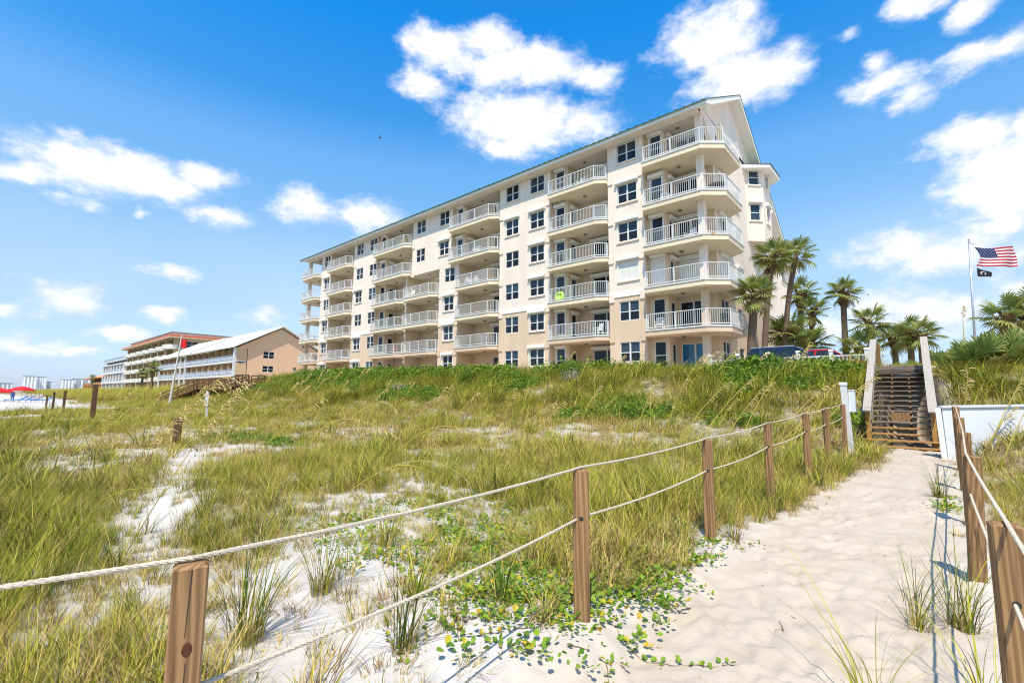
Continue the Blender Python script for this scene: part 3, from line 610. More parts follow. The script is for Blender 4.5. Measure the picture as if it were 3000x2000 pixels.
# ---- end wall facing the stairs, stepping down under the gable
ridge = (37.8, 25.0); RP = [(30.25, 21.0), ridge, (50.0, 16.45), (55.6, 14.4)]
def roofz(v):
    for (a, za), (b, zb) in zip(RP, RP[1:]):
        if a <= v <= b: return za+(zb-za)*(v-a)/(b-a)
    return RP[-1][1]
for xw, n in ((XE, 1), (XW, -1)):
    for (z0, z1, mb) in ((2.3, ZS, low_mb), (ZS, 14.34, up_mb), (14.34, 20.72, up_mb)):
        wl_ = mb; mb = MB()
        v1 = 55.0 if z1 < 15 else 44.0
        hl = []
        if n > 0:
            for f in range(6):
                for (v, w, s, h) in ((34.0, 1.5, .75, 1.55), (37.6, 1.15, .9, 1.2)) + (((44.2, 1.1, .85, 1.45),) if f < 2 else ()) + (((51.8, 1.1, .85, 1.45),) if f < 4 and f != 2 else ()):
                    if f == 5 and v > 36: continue
                    if z0 < FL[f]+s < z1 and v+w < v1:
                        hl.append((v-VB, v-VB+w, FL[f]+s-z0, FL[f]+s+h-z0)); window(B, (xw-.10, v, FL[f]+s), math.pi/2, w, h, 2 if w > 1.2 else 1, 2)
                        if 1 < f < 5 : shuttered(B, xw, v, FL[f]+s, w, h, math.pi/2, f == 2 and v < 35)
        if n > 0: holes_wall(mb, (xw, VB, z0), (0, 1, 0), (1, 0, 0), v1-VB, z1-z0, hl)
        else: holes_wall(mb, (xw, v1, z0), (0, -1, 0), (-1, 0, 0), v1-VB, z1-z0, [])
        mb.build('end_wall', STUCCO_LOW if z1 < 9 else STUCCO_UP, B)
    up_mb = MB(); band_mb = MB()
    g = [(VF, 20.72), (44.0, 20.72), (44.0, roofz(44)-.3), (ridge[0], ridge[1]-.3), (VF, roofz(VF)-.3)]
    pts = [(xw, v, z) for v, z in g]; n0 = len(up_mb.v); up_mb.v += pts; up_mb.f.append(tuple(n0+i for i in range(5)))
    pts = [(xw, v, z) for v, z in ((44.0, 14.34), (54.9, 14.34), (50, roofz(50)-.3), (44.0, roofz(44)-.3))]; n0 = len(up_mb.v); up_mb.v += pts; up_mb.f.append(tuple(n0+i for i in range(4)))
    pts = [(xw, v, z) for v, z in ((VF, 20.72), (VB, 20.72), (VB, 20.0))]
    band_mb.box(min(xw, xw+.05*n), max(xw, xw+.05*n), VB+.9, 55, ZS, ZS+.40); up_mb.build('gable_wall', STUCCO_UP, B); band_mb.build('white_band', BAND, B)
MB().quad((XW, 55, 2.3), (XE, 55, 2.3), (XE, 55, 14.5), (XW, 55, 14.5)).build('rear_wall', STUCCO_UP, B)
# slanting head of the top corner opening
MB().prismX([(31.62, 20.72), (33.3, 20.72), (33.3, 19.55)], XE-.3, XE-.004).build('opening_head', STUCCO_UP, B)
MB().box(XW, XE-.002, VF+.004, VB-.004, 20.722, 20.78).build('top_ceiling', CEIL, B)
MB().box(XW, XE, 30.36, VF-.004, 20.66, 20.72).build('eave_soffit', STUCCO_UP, B)
MB().box(XW+.05, XE-.45, VF-.35, VB, 2.85, FL[0]).build('patio_slab', STUCCO_LOW, B)
# roof: white fascia layer under a thin green standing-seam sheet
x0, x1 = XW-.85, XE+.8
lay = lambda d: [(v, z-d) for v, z in RP]
fas = MB(); fas.prismX([(30.27, 20.62)]+[(v, z-.055) for v, z in RP[0:1]]+[(v, z-.055) for v, z in RP[1:]]+[(55.4, 14.1), (50, 16.12), (ridge[0], ridge[1]-.36), (31.2, 20.98)], x0+.03, x1-.03)
fas.build('fascia', BAND, B)
gr = MB(); gr.prismX([(30.16, 20.90)]+RP[1:]+[(55.75, 14.40), (55.7, 14.33), (50.0, 16.40), (ridge[0], ridge[1]-.06), (30.16, 20.84)], x0, x1)
gr.build('roof', GREEN_ROOF, B)
sm = MB()
for i in range(int((x1-x0)/.6)): x = x0+.3+.6*i; sm.bar((x, 30.2, 20.96), (x, ridge[0], ridge[1]+.03), .03, .05)
o = sm.build('roof_seams', GREEN_ROOF, B); o['kind'] = 'stuff'
# gutter bracket at the near corner and bay window with its little hipped roof
MB().prismX([(30.3, 20.62), (30.75, 20.62), (30.75, 20.35)], x1-.35, x1-.1).build('eave_return', BAND, B)
bp = [(XE, 41.0), (XE+1.05, 42.05), (XE+1.05, 44.4), (XE, 45.5)]
bw = MB()
def bayface(a, b, wins):
    a = Vector((*a, 14.3)); b = Vector((*b, 14.3)); ax = (b-a).normalized(); n = Vector((ax.y, -ax.x, 0)); L_ = (b-a).length
    holes_wall(bw, a, ax, n, L_, 6.0, [(L_/2-w/2, L_/2+w/2, s-14.3, s+h-14.3) for w, s, h in wins])
    rz = math.atan2(ax.y, ax.x)
    for w, s, h in wins:
        p = a+ax*(L_/2-w/2); window(B, tuple(p-n*.09+Vector((0, 0, s-14.3))), rz, w, h, 1, 2, upper=BLIND, lower=BLIND); shuttered(B, p.x, p.y, s, w, h, rz)
for a, b in zip(bp, bp[1:]): bayface(a, b, [(.88, FL[4]+.95, 1.4), (.88, FL[5]+.80, 1.32)])
bw.prism(bp, 14.2, 14.3).build('bay_wall', STUCCO_UP, B)
br = MB(); ev = [(XE, 40.2), (XE+1.75, 41.65), (XE+1.75, 44.8), (XE, 46.3)]
br.prism(ev, 20.16, 20.48).build('bay_eave', BAND, B)
hp = MB(); ap = [(XE, 41.6), (XE+.35, 42.4), (XE+.35, 44.1), (XE, 44.9)]
ev2 = [(XE, 40.15), (XE+1.82, 41.6), (XE+1.82, 44.85), (XE, 46.35)]
for i in range(3): hp.quad((*ev2[i], 20.485), (*ev2[i+1], 20.485), (*ap[i+1], 21.05), (*ap[i], 21.05))
n0 = len(hp.v); hp.v += [(*p, 21.05) for p in ap]; hp.f.append(tuple(n0+i for i in range(4))); hp.build('bay_roof', GREEN_ROOF, B)

MB().box(-43.95, -36.2, VF+.004, VB, ZM-.06, ZM-.003).build('soffit', CEIL, B)
rs = MB()
for a_, b_, h_ in ((.30, .46, .085), (.34, .40, .12)):
    pa = Vector((XE+.18, 30.42, 0)).lerp(Vector((XE+1.38, 31.5, 0)), a_); pb = Vector((XE+.18, 30.42, 0)).lerp(Vector((XE+1.38, 31.5, 0)), b_); n_ = Vector((.67, -.74, 0))*.0535; rs.quad(pa+n_+Vector((0, 0, FL[3]-h_)), pb+n_+Vector((0, 0, FL[3]-h_+.02)), pb+n_+Vector((0, 0, FL[3]-.012)), pa+n_+Vector((0, 0, FL[3]-.012)))
rs.build('rust_stain', mat('rust_stain', (.50, .24, .05), .9, .2, 12), B)
# ---- furniture standing on the balconies
def patio_chair(x, y, z, rz, m, label, group=None):
    t = thing('patio_chair', label, 'chair', (x, y, z), group, rz)
    MB().box(-.26, .26, -.24, .26, .38, .42).build('seat', m, t, local=True)
    b_ = MB()
    for i in range(6): b_.bar((-.22+.088*i, .24, .42), (-.22+.088*i, .34, .92), .05, .02)
    b_.bar((-.26, .34, .93), (.26, .34, .93), .04, .05); b_.build('backrest', m, t, local=True)
    for sx in (-1, 1):
        a = MB(); a.bar((sx*.27, -.24, .62), (sx*.27, .30, .62), .05, .03); a.bar((sx*.27, -.22, .6), (sx*.27, -.22, .4), .03, .03); a.build('armrest', m, t, local=True)
        for yy in (-.2, .22): MB().bar((sx*.24, yy, .38), (sx*.27, yy*1.15, 0), .04, .04).build('leg', m, t, local=True)
    return t
def patio_table(x, y, z, m, label, r=.42):
    t = thing('patio_table', label, 'table', (x, y, z))
    MB().lathe([(.02, .68), (r, .68), (r+.01, .70), (r, .72), (.02, .72)], 14).build('tabletop', m, t, local=True)
    for k in range(4): a = k*math.pi/2+.4; MB().bar((.12*math.cos(a), .12*math.sin(a), .68), (.32*math.cos(a), .32*math.sin(a), 0), .035, .035).build('leg', m, t, local=True)
PLW = mat('white_plastic', (.78, .77, .75), .45); PLR = mat('salmon_paint', (.60, .22, .14), .6); PLB = mat('dark_bronze_metal', (.05, .045, .04), .5); LIME = mat('lime_fabric', (.42, .68, .02), .6); PLY = mat('teak_slats', (.40, .22, .08), .6)
patio_chair(-48.2+2.4, 31.1, FL[1], .3, PLR, 'salmon slatted chair on a second floor balcony left of the centre')
patio_chair(-19.0, 31.0, FL[1], -.3, PLW, 'white slatted chair at the right end of a second floor balcony with open blue doors')
patio_chair(-13.6, 31.3, FL[4], .5, PLW, 'white chair at the left of the fifth floor corner balcony')
patio_chair(-12.0, 31.5, FL[3], -.4, PLW, 'white chair in the middle of the fourth floor corner balcony')
patio_table(-10.3, 32.2, FL[4], PLB, 'round dark patio table beside the column of the fifth floor corner balcony', .62)
patio_table(-12.6, 32.2, FL[4], PLY, 'brown wooden patio table by the doors of the fifth floor corner balcony', .5)
patio_chair(-10.1, 32.4, FL[1], 1.0, PLB, 'dark high backed chair behind the column of the second floor corner balcony')
patio_chair(-14.2, 31.2, FL[1], .2, PLW, 'white chair at the left end of the second floor corner balcony')
patio_chair(-32.6, 31.0, FL[3], .2, PLW, 'white chair on the fourth floor balcony with the dark side wall')
patio_chair(-30.6, 31.2, FL[3], -.7, PLY, 'brown slatted chair at the right end of a fourth floor balcony')
patio_chair(-33.5, 31.0, FL[3], .6, PLW, 'white chair at the left end of the fourth floor balcony, nearest the dark wall')
patio_chair(-20.6, 31.2, FL[5], -.2, PLW, 'white chair on the top balcony next to the corner windows')
patio_chair(-32.6, 31.2, FL[4], .3, PLW, 'white chair on the fifth floor balcony with a window at its left end')
patio_chair(-44.6, 31.1, FL[5], -.3, mat('yellow_paint', (.62, .42, .06), .6), 'yellow chair at the right end of a top floor balcony')
patio_chair(-42.6, 31.0, FL[3], .4, PLW, 'white lounge chair at the left end of a fourth floor balcony near the centre')
lf_ = thing('pool_float', 'lime green ring float leaning inside the third floor balcony railing', 'pool float', (-22.6, 30.98, FL[2]+.02))
pts = [(.34*math.cos(a), .10*math.sin(a*0)+.12*(.5+.5*math.sin(a)), .43+.34*math.sin(a)) for a in np.linspace(0, 2*math.pi, 25)]
MB().tube(pts, .13, 10, False).build('ring', LIME, lf_, local=True, smooth=True); MB().lathe([(.02, -.02), (.24, -.02), (.24, .02), (.02, .02)], 16).build('mesh_seat', LIME, lf_, local=True).rotation_euler = (1.3, 0, 0)
bpy.data.objects['mesh_seat'].location = (0, .06, .43)
surf = thing('mirror_board', 'tall tan oval board leaning on the top corner balcony railing', 'board', (-9.95, 32.0, FL[5]), None, .9)
MB().prismX([(.28*math.cos(a), .85+.85*math.sin(a)) for a in np.linspace(0, 2*math.pi, 20, endpoint=False)], -.02, .02).build('board', mat('board_tan', (.62, .50, .36), .4), surf, local=True)

# ------------------------------------------------------------------ neighbouring buildings down the beach
def wall_window(par, x, y, z, rz, w, h, cols=2, rows=2):
    return window(par, (x, y, z), rz, w, h, cols, rows, GLASS, GLASS)
# peach gabled inn: three floors of balconies along the beach, brick gable end towards us
G = thing('gabled_inn', 'peach brick three storey inn with white metal gable roof and long balconies', 'building', (-128, 41, 1.6))
gx0, gx1, gf, gb, ge, gr_, gh = -156.0, -100.0, 32.5, 49.5, 10.45, 15.0, 41.0
fz = [2.4, 5.1, 7.8]
w_ = MB(); hl = [(3.0, 5.1, 5.75-1, 7.0-1), (3.0, 5.1, 8.45-1, 9.85-1), (10.5, 11.3, 8.55-1, 9.25-1), (9.0, 9.7, 6.2-1, 6.95-1), (10.6, 11.6, 11.1-1, 12.15-1), (13.6, 14.6, 5.9-1, 7.0-1), (13.6, 14.6, 8.6-1, 9.8-1)]
holes_wall(w_, (gx1, gf+2.2, 1.0), (0, 1, 0), (1, 0, 0), gb-gf-2.2, ge-.3-1.0, [h for h in hl if h[3] < 9.0 and h[3] < 9.45], .1)
hi = [(gf+2.2, ge-.3), (gb, ge-.3), (gh, gr_-.25)]
n0 = len(w_.v); w_.v += [(gx1, y, z) for y, z in [(gf+.2, ge-.3), (gb, ge-.3), (gh, gr_-.25)]]; w_.f.append((n0, n0+1, n0+2))
w_.quad((gx0, gb, 1), (gx1, gb, 1), (gx1, gb, ge), (gx0, gb, ge)); w_.quad((gx0, gf+2.2, 1), (gx0, gb, 1), (gx0, gb, ge), (gx0, gf+2.2, ge))
w_.build('brick_wall', PEACH, G)
for a, b, c, d in hl:
    if d < 9.0: wall_window(G, gx1-.1, gf+2.2+a, 1+c, math.pi/2, b-a, d-c, 2 if b-a > 1.2 else 1)
    else:
        wall_window(G, gx1+.03, gf+2.2+a, 1+c, math.pi/2, b-a, d-c, 1, 2)
ov = MB(); c_ = [(gx1+.02, gh-.02+.45*math.cos(t), 13.75+.45*math.sin(t)) for t in np.linspace(0, 2*math.pi, 17)]; ov.tube(c_, .10, 6, False); ov.build('round_vent', WHITE, G)
MB().box(gx0, gx1, gf+2.2, gf+2.3, 1.0, ge-.2).build('back_wall', TANWALL, G)
for i in range(15):
    x = gx0+(gx1-gx0)*i/14
    if i in (5,): continue
    f_ = MB()
    for z in fz: f_.box(x-.10, x+.10 if i < 14 else x-.02, gf+.25, gf+2.2, z, z+2.45)
    f_.build('party_wall', mat('party_wall_tan', (.60, .40, .23), .9, .05, 2), G)
for k, z in enumerate(fz):
    if k: MB().box(gx0-.05, gx1-.02, gf, gf+2.2, z-.42, z).build('balcony_floor', WHITE, G)
    for i in range(14):
        xa = gx0+(gx1-gx0)*i/14+.15; xb = gx0+(gx1-gx0)*(i+1)/14-.15
        if k: 
            p = MB(); p.box(xa, xb, gf+.05, gf+.08, z+.12, z+.80); p.box(xa, xb, gf+.03, gf+.10, z+.98, z+1.05)
            for j in range(9): xx = xa+(xb-xa)*j/8; p.box(xx-.03, xx+.03, gf+.04, gf+.09, z, z+1.0)
            p.build('balcony_railing', mat('pale_blue_panel', (.43, .47, .53), .5, .08, 1.5), G)
        wall_window(G, xa+1.0, gf+2.2-.04, z+.05, 0, 1.8, 2.0, 2, 1)
for x in (gx0+.2, gx0+(gx1-gx0)*5/14, gx0+(gx1-gx0)*6/14, gx1-.2): MB().box(x-.22, x+.22, gf-.12, gf+.3, 1.2, ge-.25).build('column', WHITE, G)
for z in fz[1:]:
    p = MB(); p.bar((gx1-.08, gf, z+1.02), (gx1-.08, gf+2.2, z+1.02), .07, .07)
    for j in range(9): y = gf+.1+j*.25; p.box(gx1-.11, gx1-.05, y-.03, y+.03, z, z+1.0)
    p.build('end_railing', WHITE, G)
ro = MB(); ro.prismX([(gf-.5, ge-.05), (gh, gr_+.25), (gb+.5, ge-.05), (gb+.5, ge-.28), (gh, gr_), (gf-.5, ge-.28)], gx0-.6, gx1+.9); ro.build('roof', WHITEROOF, G)
MB().bar((gx0+(gx1-gx0)*.52, gf-.5, ge+.02), (gx0+(gx1-gx0)*.52, gh, gr_+.30), .25, .10).build('roof_step', mat('roof_edge_grey', (.25, .24, .23), .6), G)

# tan condominium with curved balconies and red-orange eaves
Hh = thing('curved_balcony_condo', 'tan five storey condominium with curved white balconies and red orange eaves', 'building', (-213, 50, 1.6))
hx0, hx1, hf, hz = -247.0, -178.0, 40.0, [2.2, 5.6, 9.0, 12.4, 15.6]
MB().box(hx0, hx1, hf+2.4, 66, 1.0, 18.9).build('wall', CREAMWALL, Hh)
nb = 7
for i in range(nb+1):
    x = hx0+(hx1-1.0-hx0)*i/nb; MB().box(x-.45, x+.45, hf+(.6 if i < nb else .6), hf+2.4, 1.0, 18.6).build('pier', CREAMWALL, Hh)
for k, z in enumerate(hz):
    if k < 5: MB().box(hx0, hx1, hf+.6, hf+2.4, z-.35, z).build('floor_slab', CREAMWALL, Hh)
    for i in range(nb):
        xa = hx0+(hx1-1-hx0)*i/nb+.45; xb = hx0+(hx1-1-hx0)*(i+1)/nb-.45; n = 9; arc = [(xa+(xb-xa)*j/n, hf+.5-1.5*math.sin(math.pi*(.08+.84*j/n))) for j in range(n+1)]
        s = MB().prism(arc+[(xb, hf+.6), (xa, hf+.6)], z-.30, z).build('curved_balcony', WHITE, Hh)
        r = MB()
        for (a, b) in zip(arc, arc[1:]): r.bar((*a, z+1.0), (*b, z+1.0), .08, .08); r.bar((*a, z+.5), (*b, z+.5), .02, .78)
        r.build('balcony_panel', mat('cream_balcony_panel', (.66, .63, .54), .6, .05, 2), s)
        o = wall_window(Hh, xa+1.2, hf+2.33, z+.05, 0, 2.6, 2.2, 2, 1)
arc = [(hx1-4+7*math.sin(t)*.7, hf+.6-2.2*math.cos(t)) for t in np.linspace(-.6, 1.9, 12)]
s = MB().prism(arc+[(hx1-1, hf+7), (hx1-4, hf+2.4)], 15.2, 15.55).build('corner_balcony', WHITE, Hh)
r = MB()
for a, b in zip(arc, arc[1:]): r.bar((*a, 16.55), (*b, 16.55), .09, .09); r.bar((*a, 16.05), (*b, 16.05), .03, .8)
r.build('corner_railing', mat('cream_balcony_panel', (.66, .63, .54)), s)
for v in (43.5, 50, 57): wall_window(Hh, hx1+.02, v, 15.9, math.pi/2, 3.4, 1.9)
pl = [(hx0-3, hf-1.2), (hx1+1.6, hf-1.2), (hx1+1.6, 68), (hx0-3, 68)]
MB().prism(pl, 18.6, 18.95).build('eave', CREAMWALL, Hh); 
MB().prism([(hx0-2.6, hf-.9), (hx1+1.3, hf-.9), (hx1+1.3, 67.6), (hx0-2.6, 67.6)], 18.954, 19.45).build('red_eave_band', REDORANGE, Hh)
MB().prism([(hx0+10, hf-.2), (hx1+.5, hf-.2), (hx1+.5, 66), (hx0+10, 66)], 19.454, 20.3).build('parapet', mat('parapet_cream', (.66, .58, .46), .8), Hh)
MB().prism([(hx0+9.5, hf-.6), (hx1+.9, hf-.6), (hx1+.9, 66.4), (hx0+9.5, 66.4)], 20.304, 20.5).build('parapet_cap', mat('roof_edge_grey', (.25, .24, .23)), Hh)

# slate blue and white beach house block
I = thing('slate_beach_house', 'slate blue three storey beach house block with white trim and roof deck', 'building', (-282, 52, 1.6))
ix0, ix1, jf = -311.0, -253.0, 42.0
MB().box(ix0, ix1, jf+1.5, 70, 1.0, 15.6).build('wall', SLATEBLUE, I)
for z, h in ((1.2, .2), (5.6, .9), (9.9, .9), (13.9, .5), (15.6, .5)): MB().box(ix0-.3, ix1+.3, jf-.3, jf+6, z, z+h).build('white_band', WHITE, I)
for z in (6.5, 10.8):
    for i in range(8): 
        x = ix0+(ix1-10-ix0)*i/7; MB().box(x-.9, x+.9, jf, jf+1.5, z, z+3.1).build('pier', WHITE, I)
        if i < 7: p = MB().box(x+.9, x+(ix1-10-ix0)/7-.9, jf+.05, jf+.1, z+.05, z+1.05).build('glass_railing', glassmat('grey_glass', (.20, .27, .30), .1), I) if 'grey_glass' not in MATS else MB().box(x+.9, x+(ix1-10-ix0)/7-.9, jf+.05, jf+.1, z+.05, z+1.05).build('glass_railing', MATS['grey_glass'], I)
    MB().box(ix0, ix1-10, jf+1.3, jf+1.49, z, z+3.1).build('recess', DARK, I)  # flat dark panel, its colour standing in for shade deep in the balconies
    wall_window(I, ix1-8, jf+1.45, z+.4, 0, 5, 2.4); wall_window(I, ix1+.05, jf+2.6, z+.3, math.pi/2, 4, 2.6)
for i in range(6): x = ix0+1+9.5*i; MB().box(x-.5, x+.5, jf, jf+1.4, 1.0, 5.6).build('column', WHITE, I)
MB().box(ix0, ix1, jf, jf+.12, 16.1, 17.3).build('deck_railing', MATS['grey_glass'], I)

# low orange-roofed restaurant
J = thing('orange_roof_restaurant', 'low beach restaurant with orange roof and open timber decks', 'building', (-352, 54, 1.6))
MB().box(-385, -322, 47, 68, 1.0, 9.4).build('wall', mat('brown_timber_wall', (.12, .065, .03), .85, .2, 2), J)
hp = MB(); n0 = 0; hp.v = [(-388, 43, 9.2), (-318, 43, 9.2), (-318, 70, 9.2), (-388, 70, 9.2), (-372, 56, 13.6), (-322, 56, 13.6)]; hp.f = [(0, 1, 5, 4), (1, 2, 5), (2, 3, 4, 5), (3, 0, 4), (0, 3, 2, 1)]; hp.build('roof', ORANGE, J)
for z in (1.6, 5.6): MB().box(-386, -321, 43.5, 47, z-.3, z).build('deck', mat('deck_timber', (.36, .19, .07), .8, .1, 2), J)
for i in range(12): x = -385+5.7*i; MB().box(x-.5, x+.5, 43.6, 44.2, 1.0, 5.3).build('post', mat('orange_timber', (.50, .24, .06), .8), J)
MB().box(-386, -321, 43.5, 43.7, 5.6, 6.8).build('deck_railing', mat('deck_timber', (.36, .19, .07)), J)
MB().box(-384, -345, 58, 75, 9.4, 15.0).build('upper_block', mat('dark_green_siding', (.06, .11, .085), .7), J)

# white high-rises on the horizon
def tower(label, u, v0, v1, h, n, dep=24, wings=()):
    t = thing('high_rise', label, 'high-rise', (u, (v0+v1)/2, 0), 'white high-rises far down the beach')
    MB().box(u-dep, u, v0, v1, -2, h).build('core', mat('tower_grey_glass', (.36, .40, .45), .6, .05, .05), t)  # core in the plain grey of dark glass
    s = MB()
    for i in range(n+1): z = h*i/n; s.box(u-dep-.5, u+2.2, v0-1.2, v1+1.2, z-.75, z+.55)
    o = s.build('balcony_slab', mat('tower_white', (.78, .78, .76), .7), t); o['kind'] = 'stuff'
    p = MB()
    for i in range(4): y = v0+(v1-v0)*(i+.2)/3.6; p.box(u+.1, u+2.4, y-2, y+2, -2, h+.9)
    p.build('stair_core', mat('tower_white', (.78, .78, .76)), t)
    MB().box(u-dep, u+3, v0-2, v1+2, h+.56, h+2.2).build('roof', mat('tower_roof', (.16, .28, .30), .6), t)
    return t
tower('white high-rise at the far left edge, nearest the sea', -2200, 18, 46, 33, 11)
tower('low pale high-rise just right of the leftmost white tower', -2250, 50, 84, 27, 9)
tower('tall stepped white high-rise with a teal roof, second cluster from the left', -2200, 104, 134, 50, 15)
tower('narrow white wing at the right end of the stepped high-rise', -2215, 136, 156, 49, 15)
tower('slim low white block standing alone between the two big clusters', -2240, 162, 172, 34, 10)
tower('white high-rise block at the left of the third cluster', -2200, 194, 224, 42, 12)
tower('long white high-rise behind the orange roofed restaurant', -2230, 226, 292, 46, 13)
cr_ = thing('tower_crane', 'thin slanted crane jib between the white high-rises', 'crane', (-2180, 178, 0)); MB().bar((-2180, 178, 0), (-2180, 192, 36), 1.2, 1.2).build('jib', mat('crane_grey', (.4, .4, .4)), cr_)

# leaning warning flag pole
P_ = lambda u, v: (u, v, gzz(u, v))
fp = thing('warning_flag_pole', 'leaning white pole with a small red flag in front of the inn', 'flagpole', (-52.87, 12.03, gzz(-52.87, 12.03)-.1))
dv_ = rt*1.05
top = Vector((-51.75, 12.3, 6.75))
MB().tube([(-52.87, 12.03, gzz(-52.87, 12.03)-.3), tuple(top)], [.10, .055], 8).build('pole', WHITE, fp)
f = MB(); a = top-Vector((0, 0, .35)); 
for i in range(5):
    x0, x1 = i/5*.50, (i+1)/5*.50
    f.quad(a+rt*x0+fh*.1*math.sin(i*1.3), a+rt*x1+fh*.1*math.sin((i+1)*1.3), a+rt*x1+fh*.1*math.sin((i+1)*1.3)+Vector((0, 0, -.78-.15*x1)), a+rt*x0+fh*.1*math.sin(i*1.3)+Vector((0, 0, -.78-.15*x0)))
f.build('red_flag', RED, fp)

# timber walkover in front of the inn: ramp, landing, ramp
wk = thing('dune_walkover', 'brown timber dune walkover ramp left of the big building', 'walkover', (-59, 17, .8))
A0, A1, A2, A3 = Vector((-63.0, 13.9, .30)), Vector((-59.7, 16.5, 1.95)), Vector((-54.35, 17.4, 1.85)), Vector((-53.2, 18.3, 2.35))
A4 = Vector((-51.4, 18.9, 2.35))
for (p, q) in ((A0, A1), (A1, A2), (A2, A3), (A3, A4)):
    d = (q-p); side = Vector((-d.y, d.x, 0)).normalized()*.9
    MB().bar(p, q, 1.8, .10).build('deck', BROWNWOOD, wk)
    for s in (-1, 1):
        r = MB(); 
        for h in (.35, .62, .98): r.bar(p+side*s+Vector((0, 0, h)), q+side*s+Vector((0, 0, h)), .06, .14 if h < .9 else .12)
        k = max(2, int(d.length/1.6))
        for j in range(k+1): w2 = p.lerp(q, j/k)+side*s; r.bar(w2-Vector((0, 0, .8)), w2+Vector((0, 0, 1.0)), .10, .10)
        r.build('handrail', BROWNWOOD, wk)
sg = thing('beach_notice', 'small white two-part notice board on a post in the left dune grass', 'sign', (-26.95, 7.7, .1))
MB().box(-.04, .04, -.04, .04, -.2, 1.45).build('post', WHITE, sg, local=True)
b = MB(); b.box(-.26, .26, -.05, -.03, .78, 1.32); b.build('sign_panel', WHITE, sg, local=True); MB().prismX([(-.05, 1.325), (-.03, 1.325), (-.04, 1.5)], -.16, .16).build('sign_top', WHITE, sg, local=True)
tx = MB()
for i in range(5): tx.box(-.20, .20-.05*(i % 2), -.052, -.050, 1.24-.09*i, 1.265-.09*i)
tx.build('sign_print', mat('print_grey', (.45, .47, .5), .7), sg, local=True)
# grey timber posts of the old sand fence on the left
def old_post(u, v, h, w, lab, lean=(0, 0), g='old timber posts in the left dune field'):
    t = thing('timber_post', lab, 'post', (u, v, gzz(u, v)-.15), g)
    m = MB(); m.bar((0, 0, 0), (lean[0], lean[1], (h-gzz(u, v) if h > 1.2 else h)+.15), w, w); m.build('post', BROWNWOOD if w < .2 else mat('dark_weathered_wood', (.06, .042, .03), .9, .3, 6, .3, 20), t, local=True); return t
old_post(-14.6, 3.55, .75, .15, 'short grey post beside the bare sand strip in the middle of the left field')
old_post(-27.7, 3.55, 1.85, .17, 'dark spindle-worn post standing tallest above the grass near the left edge')
old_post(-41.0, 3.83, 1.6, .13, 'thin leaning post with a pale cap, first left of the dark spindle-worn post', (.05, 0))
old_post(-45.66, 3.72, 1.5, .12, 'thin dark post, second left of the dark spindle-worn post', (.06, 0))
old_post(-48.84, 3.62, 1.25, .11, 'shortest thin post, third left of the dark spindle-worn post, by the blue loungers')
# beach with umbrellas, loungers and a windbreak
def umbrella(u, v, r, lab, h=1.75):
    z = gzz(u, v); t = thing('beach_umbrella', lab, 'umbrella', (u, v, z), 'red beach umbrellas')
    MB().tube([(0, 0, -.2), (0, 0, h+.1)], .03, 6).build('pole', WHITE, t, local=True)
    m = MB(); n = 8
    for i in range(n):
        a0, a1 = 2*math.pi*i/n, 2*math.pi*(i+1)/n
        for (r0, z0, r1, z1) in ((0.02, h+.12, r*.55, h-.08), (r*.55, h-.08, r, h-.42), (r, h-.42, r*1.0, h-.56)):
            m.quad((r0*math.cos(a0), r0*math.sin(a0), z0), (r1*math.cos(a0), r1*math.sin(a0), z1), (r1*math.cos(a1), r1*math.sin(a1), z1), (r0*math.cos(a1), r0*math.sin(a1), z0))
    m.build('canopy', RED, t, local=True)
umbrella(-100.4, 4.7, 1.45, 'red beach umbrella, the whole one left of the dune posts', 1.9)
umbrella(-91, 2.3, 1.35, 'red beach umbrella cut by the left edge of the photo', 1.6)
def lounger(u, v, rz, lab):
    z = gzz(u, v); t = thing('beach_lounger', lab, 'lounger', (u, v, z), 'blue loungers on the beach', rz)
    MB().box(-.9, .5, -.33, .33, .28, .36).build('seat', BLUE, t, local=True); MB().bar((.5, 0, .32), (1.0, 0, .72), .66, .08).build('backrest', BLUE, t, local=True)
    for sx in (-.8, .4):
        for sy in (-.28, .28): MB().box(sx-.03, sx+.03, sy-.03, sy+.03, 0, .28).build('leg', WHITE, t, local=True)
lounger(-81, 3.3, 1.7, 'blue lounger on the sand, leftmost of the four low blue ones')
lounger(-79, 3.75, 1.6, 'blue lounger on the sand, second from the left')
lounger(-75.5, 4.25, 1.5, 'blue lounger on the sand, third from the left')
lounger(-74.5, 5.1, 1.6, 'blue lounger on the sand, rightmost, beside the thin fence posts')
wb = thing('windbreak', 'long beige cloth windbreak on the beach behind the blue loungers', 'windbreak', (-86, 5.2, gzz(-86, 5.2)))
for i in range(5):
    y = 4.55+i*.36; MB().tube([(-86, y, .2), (-86, y, 1.30)], .03, 6).build('stake', mat('stake_wood', (.35, .25, .15), .9), wb)
    if i < 4: MB().box(-86.02, -85.98, y+.03, y+.33, .45, 1.25).build('cloth', mat('beige_cloth', (.60, .52, .44), .9, .1, 2), wb)
J_ = [(0, 0, .95), (0, 0, 1.2), (0, 0, 1.42), (0, 0, 1.5), (0, -.02, 1.66), (.19, 0, 1.40), (.25, -.02, 1.12), (.24, -.16, .90), (-.19, 0, 1.40), (-.25, -.02, 1.12), (-.24, -.1, .88), (.10, 0, .88), (.13, -.05, .48), (.14, .08, .08), (.14, -.06, .04), (-.10, 0, .88), (-.12, .03, .48), (-.12, .14, .08), (-.12, .02, .04)]
E_ = [(0, 1), (1, 2), (2, 3), (3, 4), (2, 5), (5, 6), (6, 7), (2, 8), (8, 9), (9, 10), (0, 11), (11, 12), (12, 13), (13, 14), (0, 15), (15, 16), (16, 17), (17, 18)]
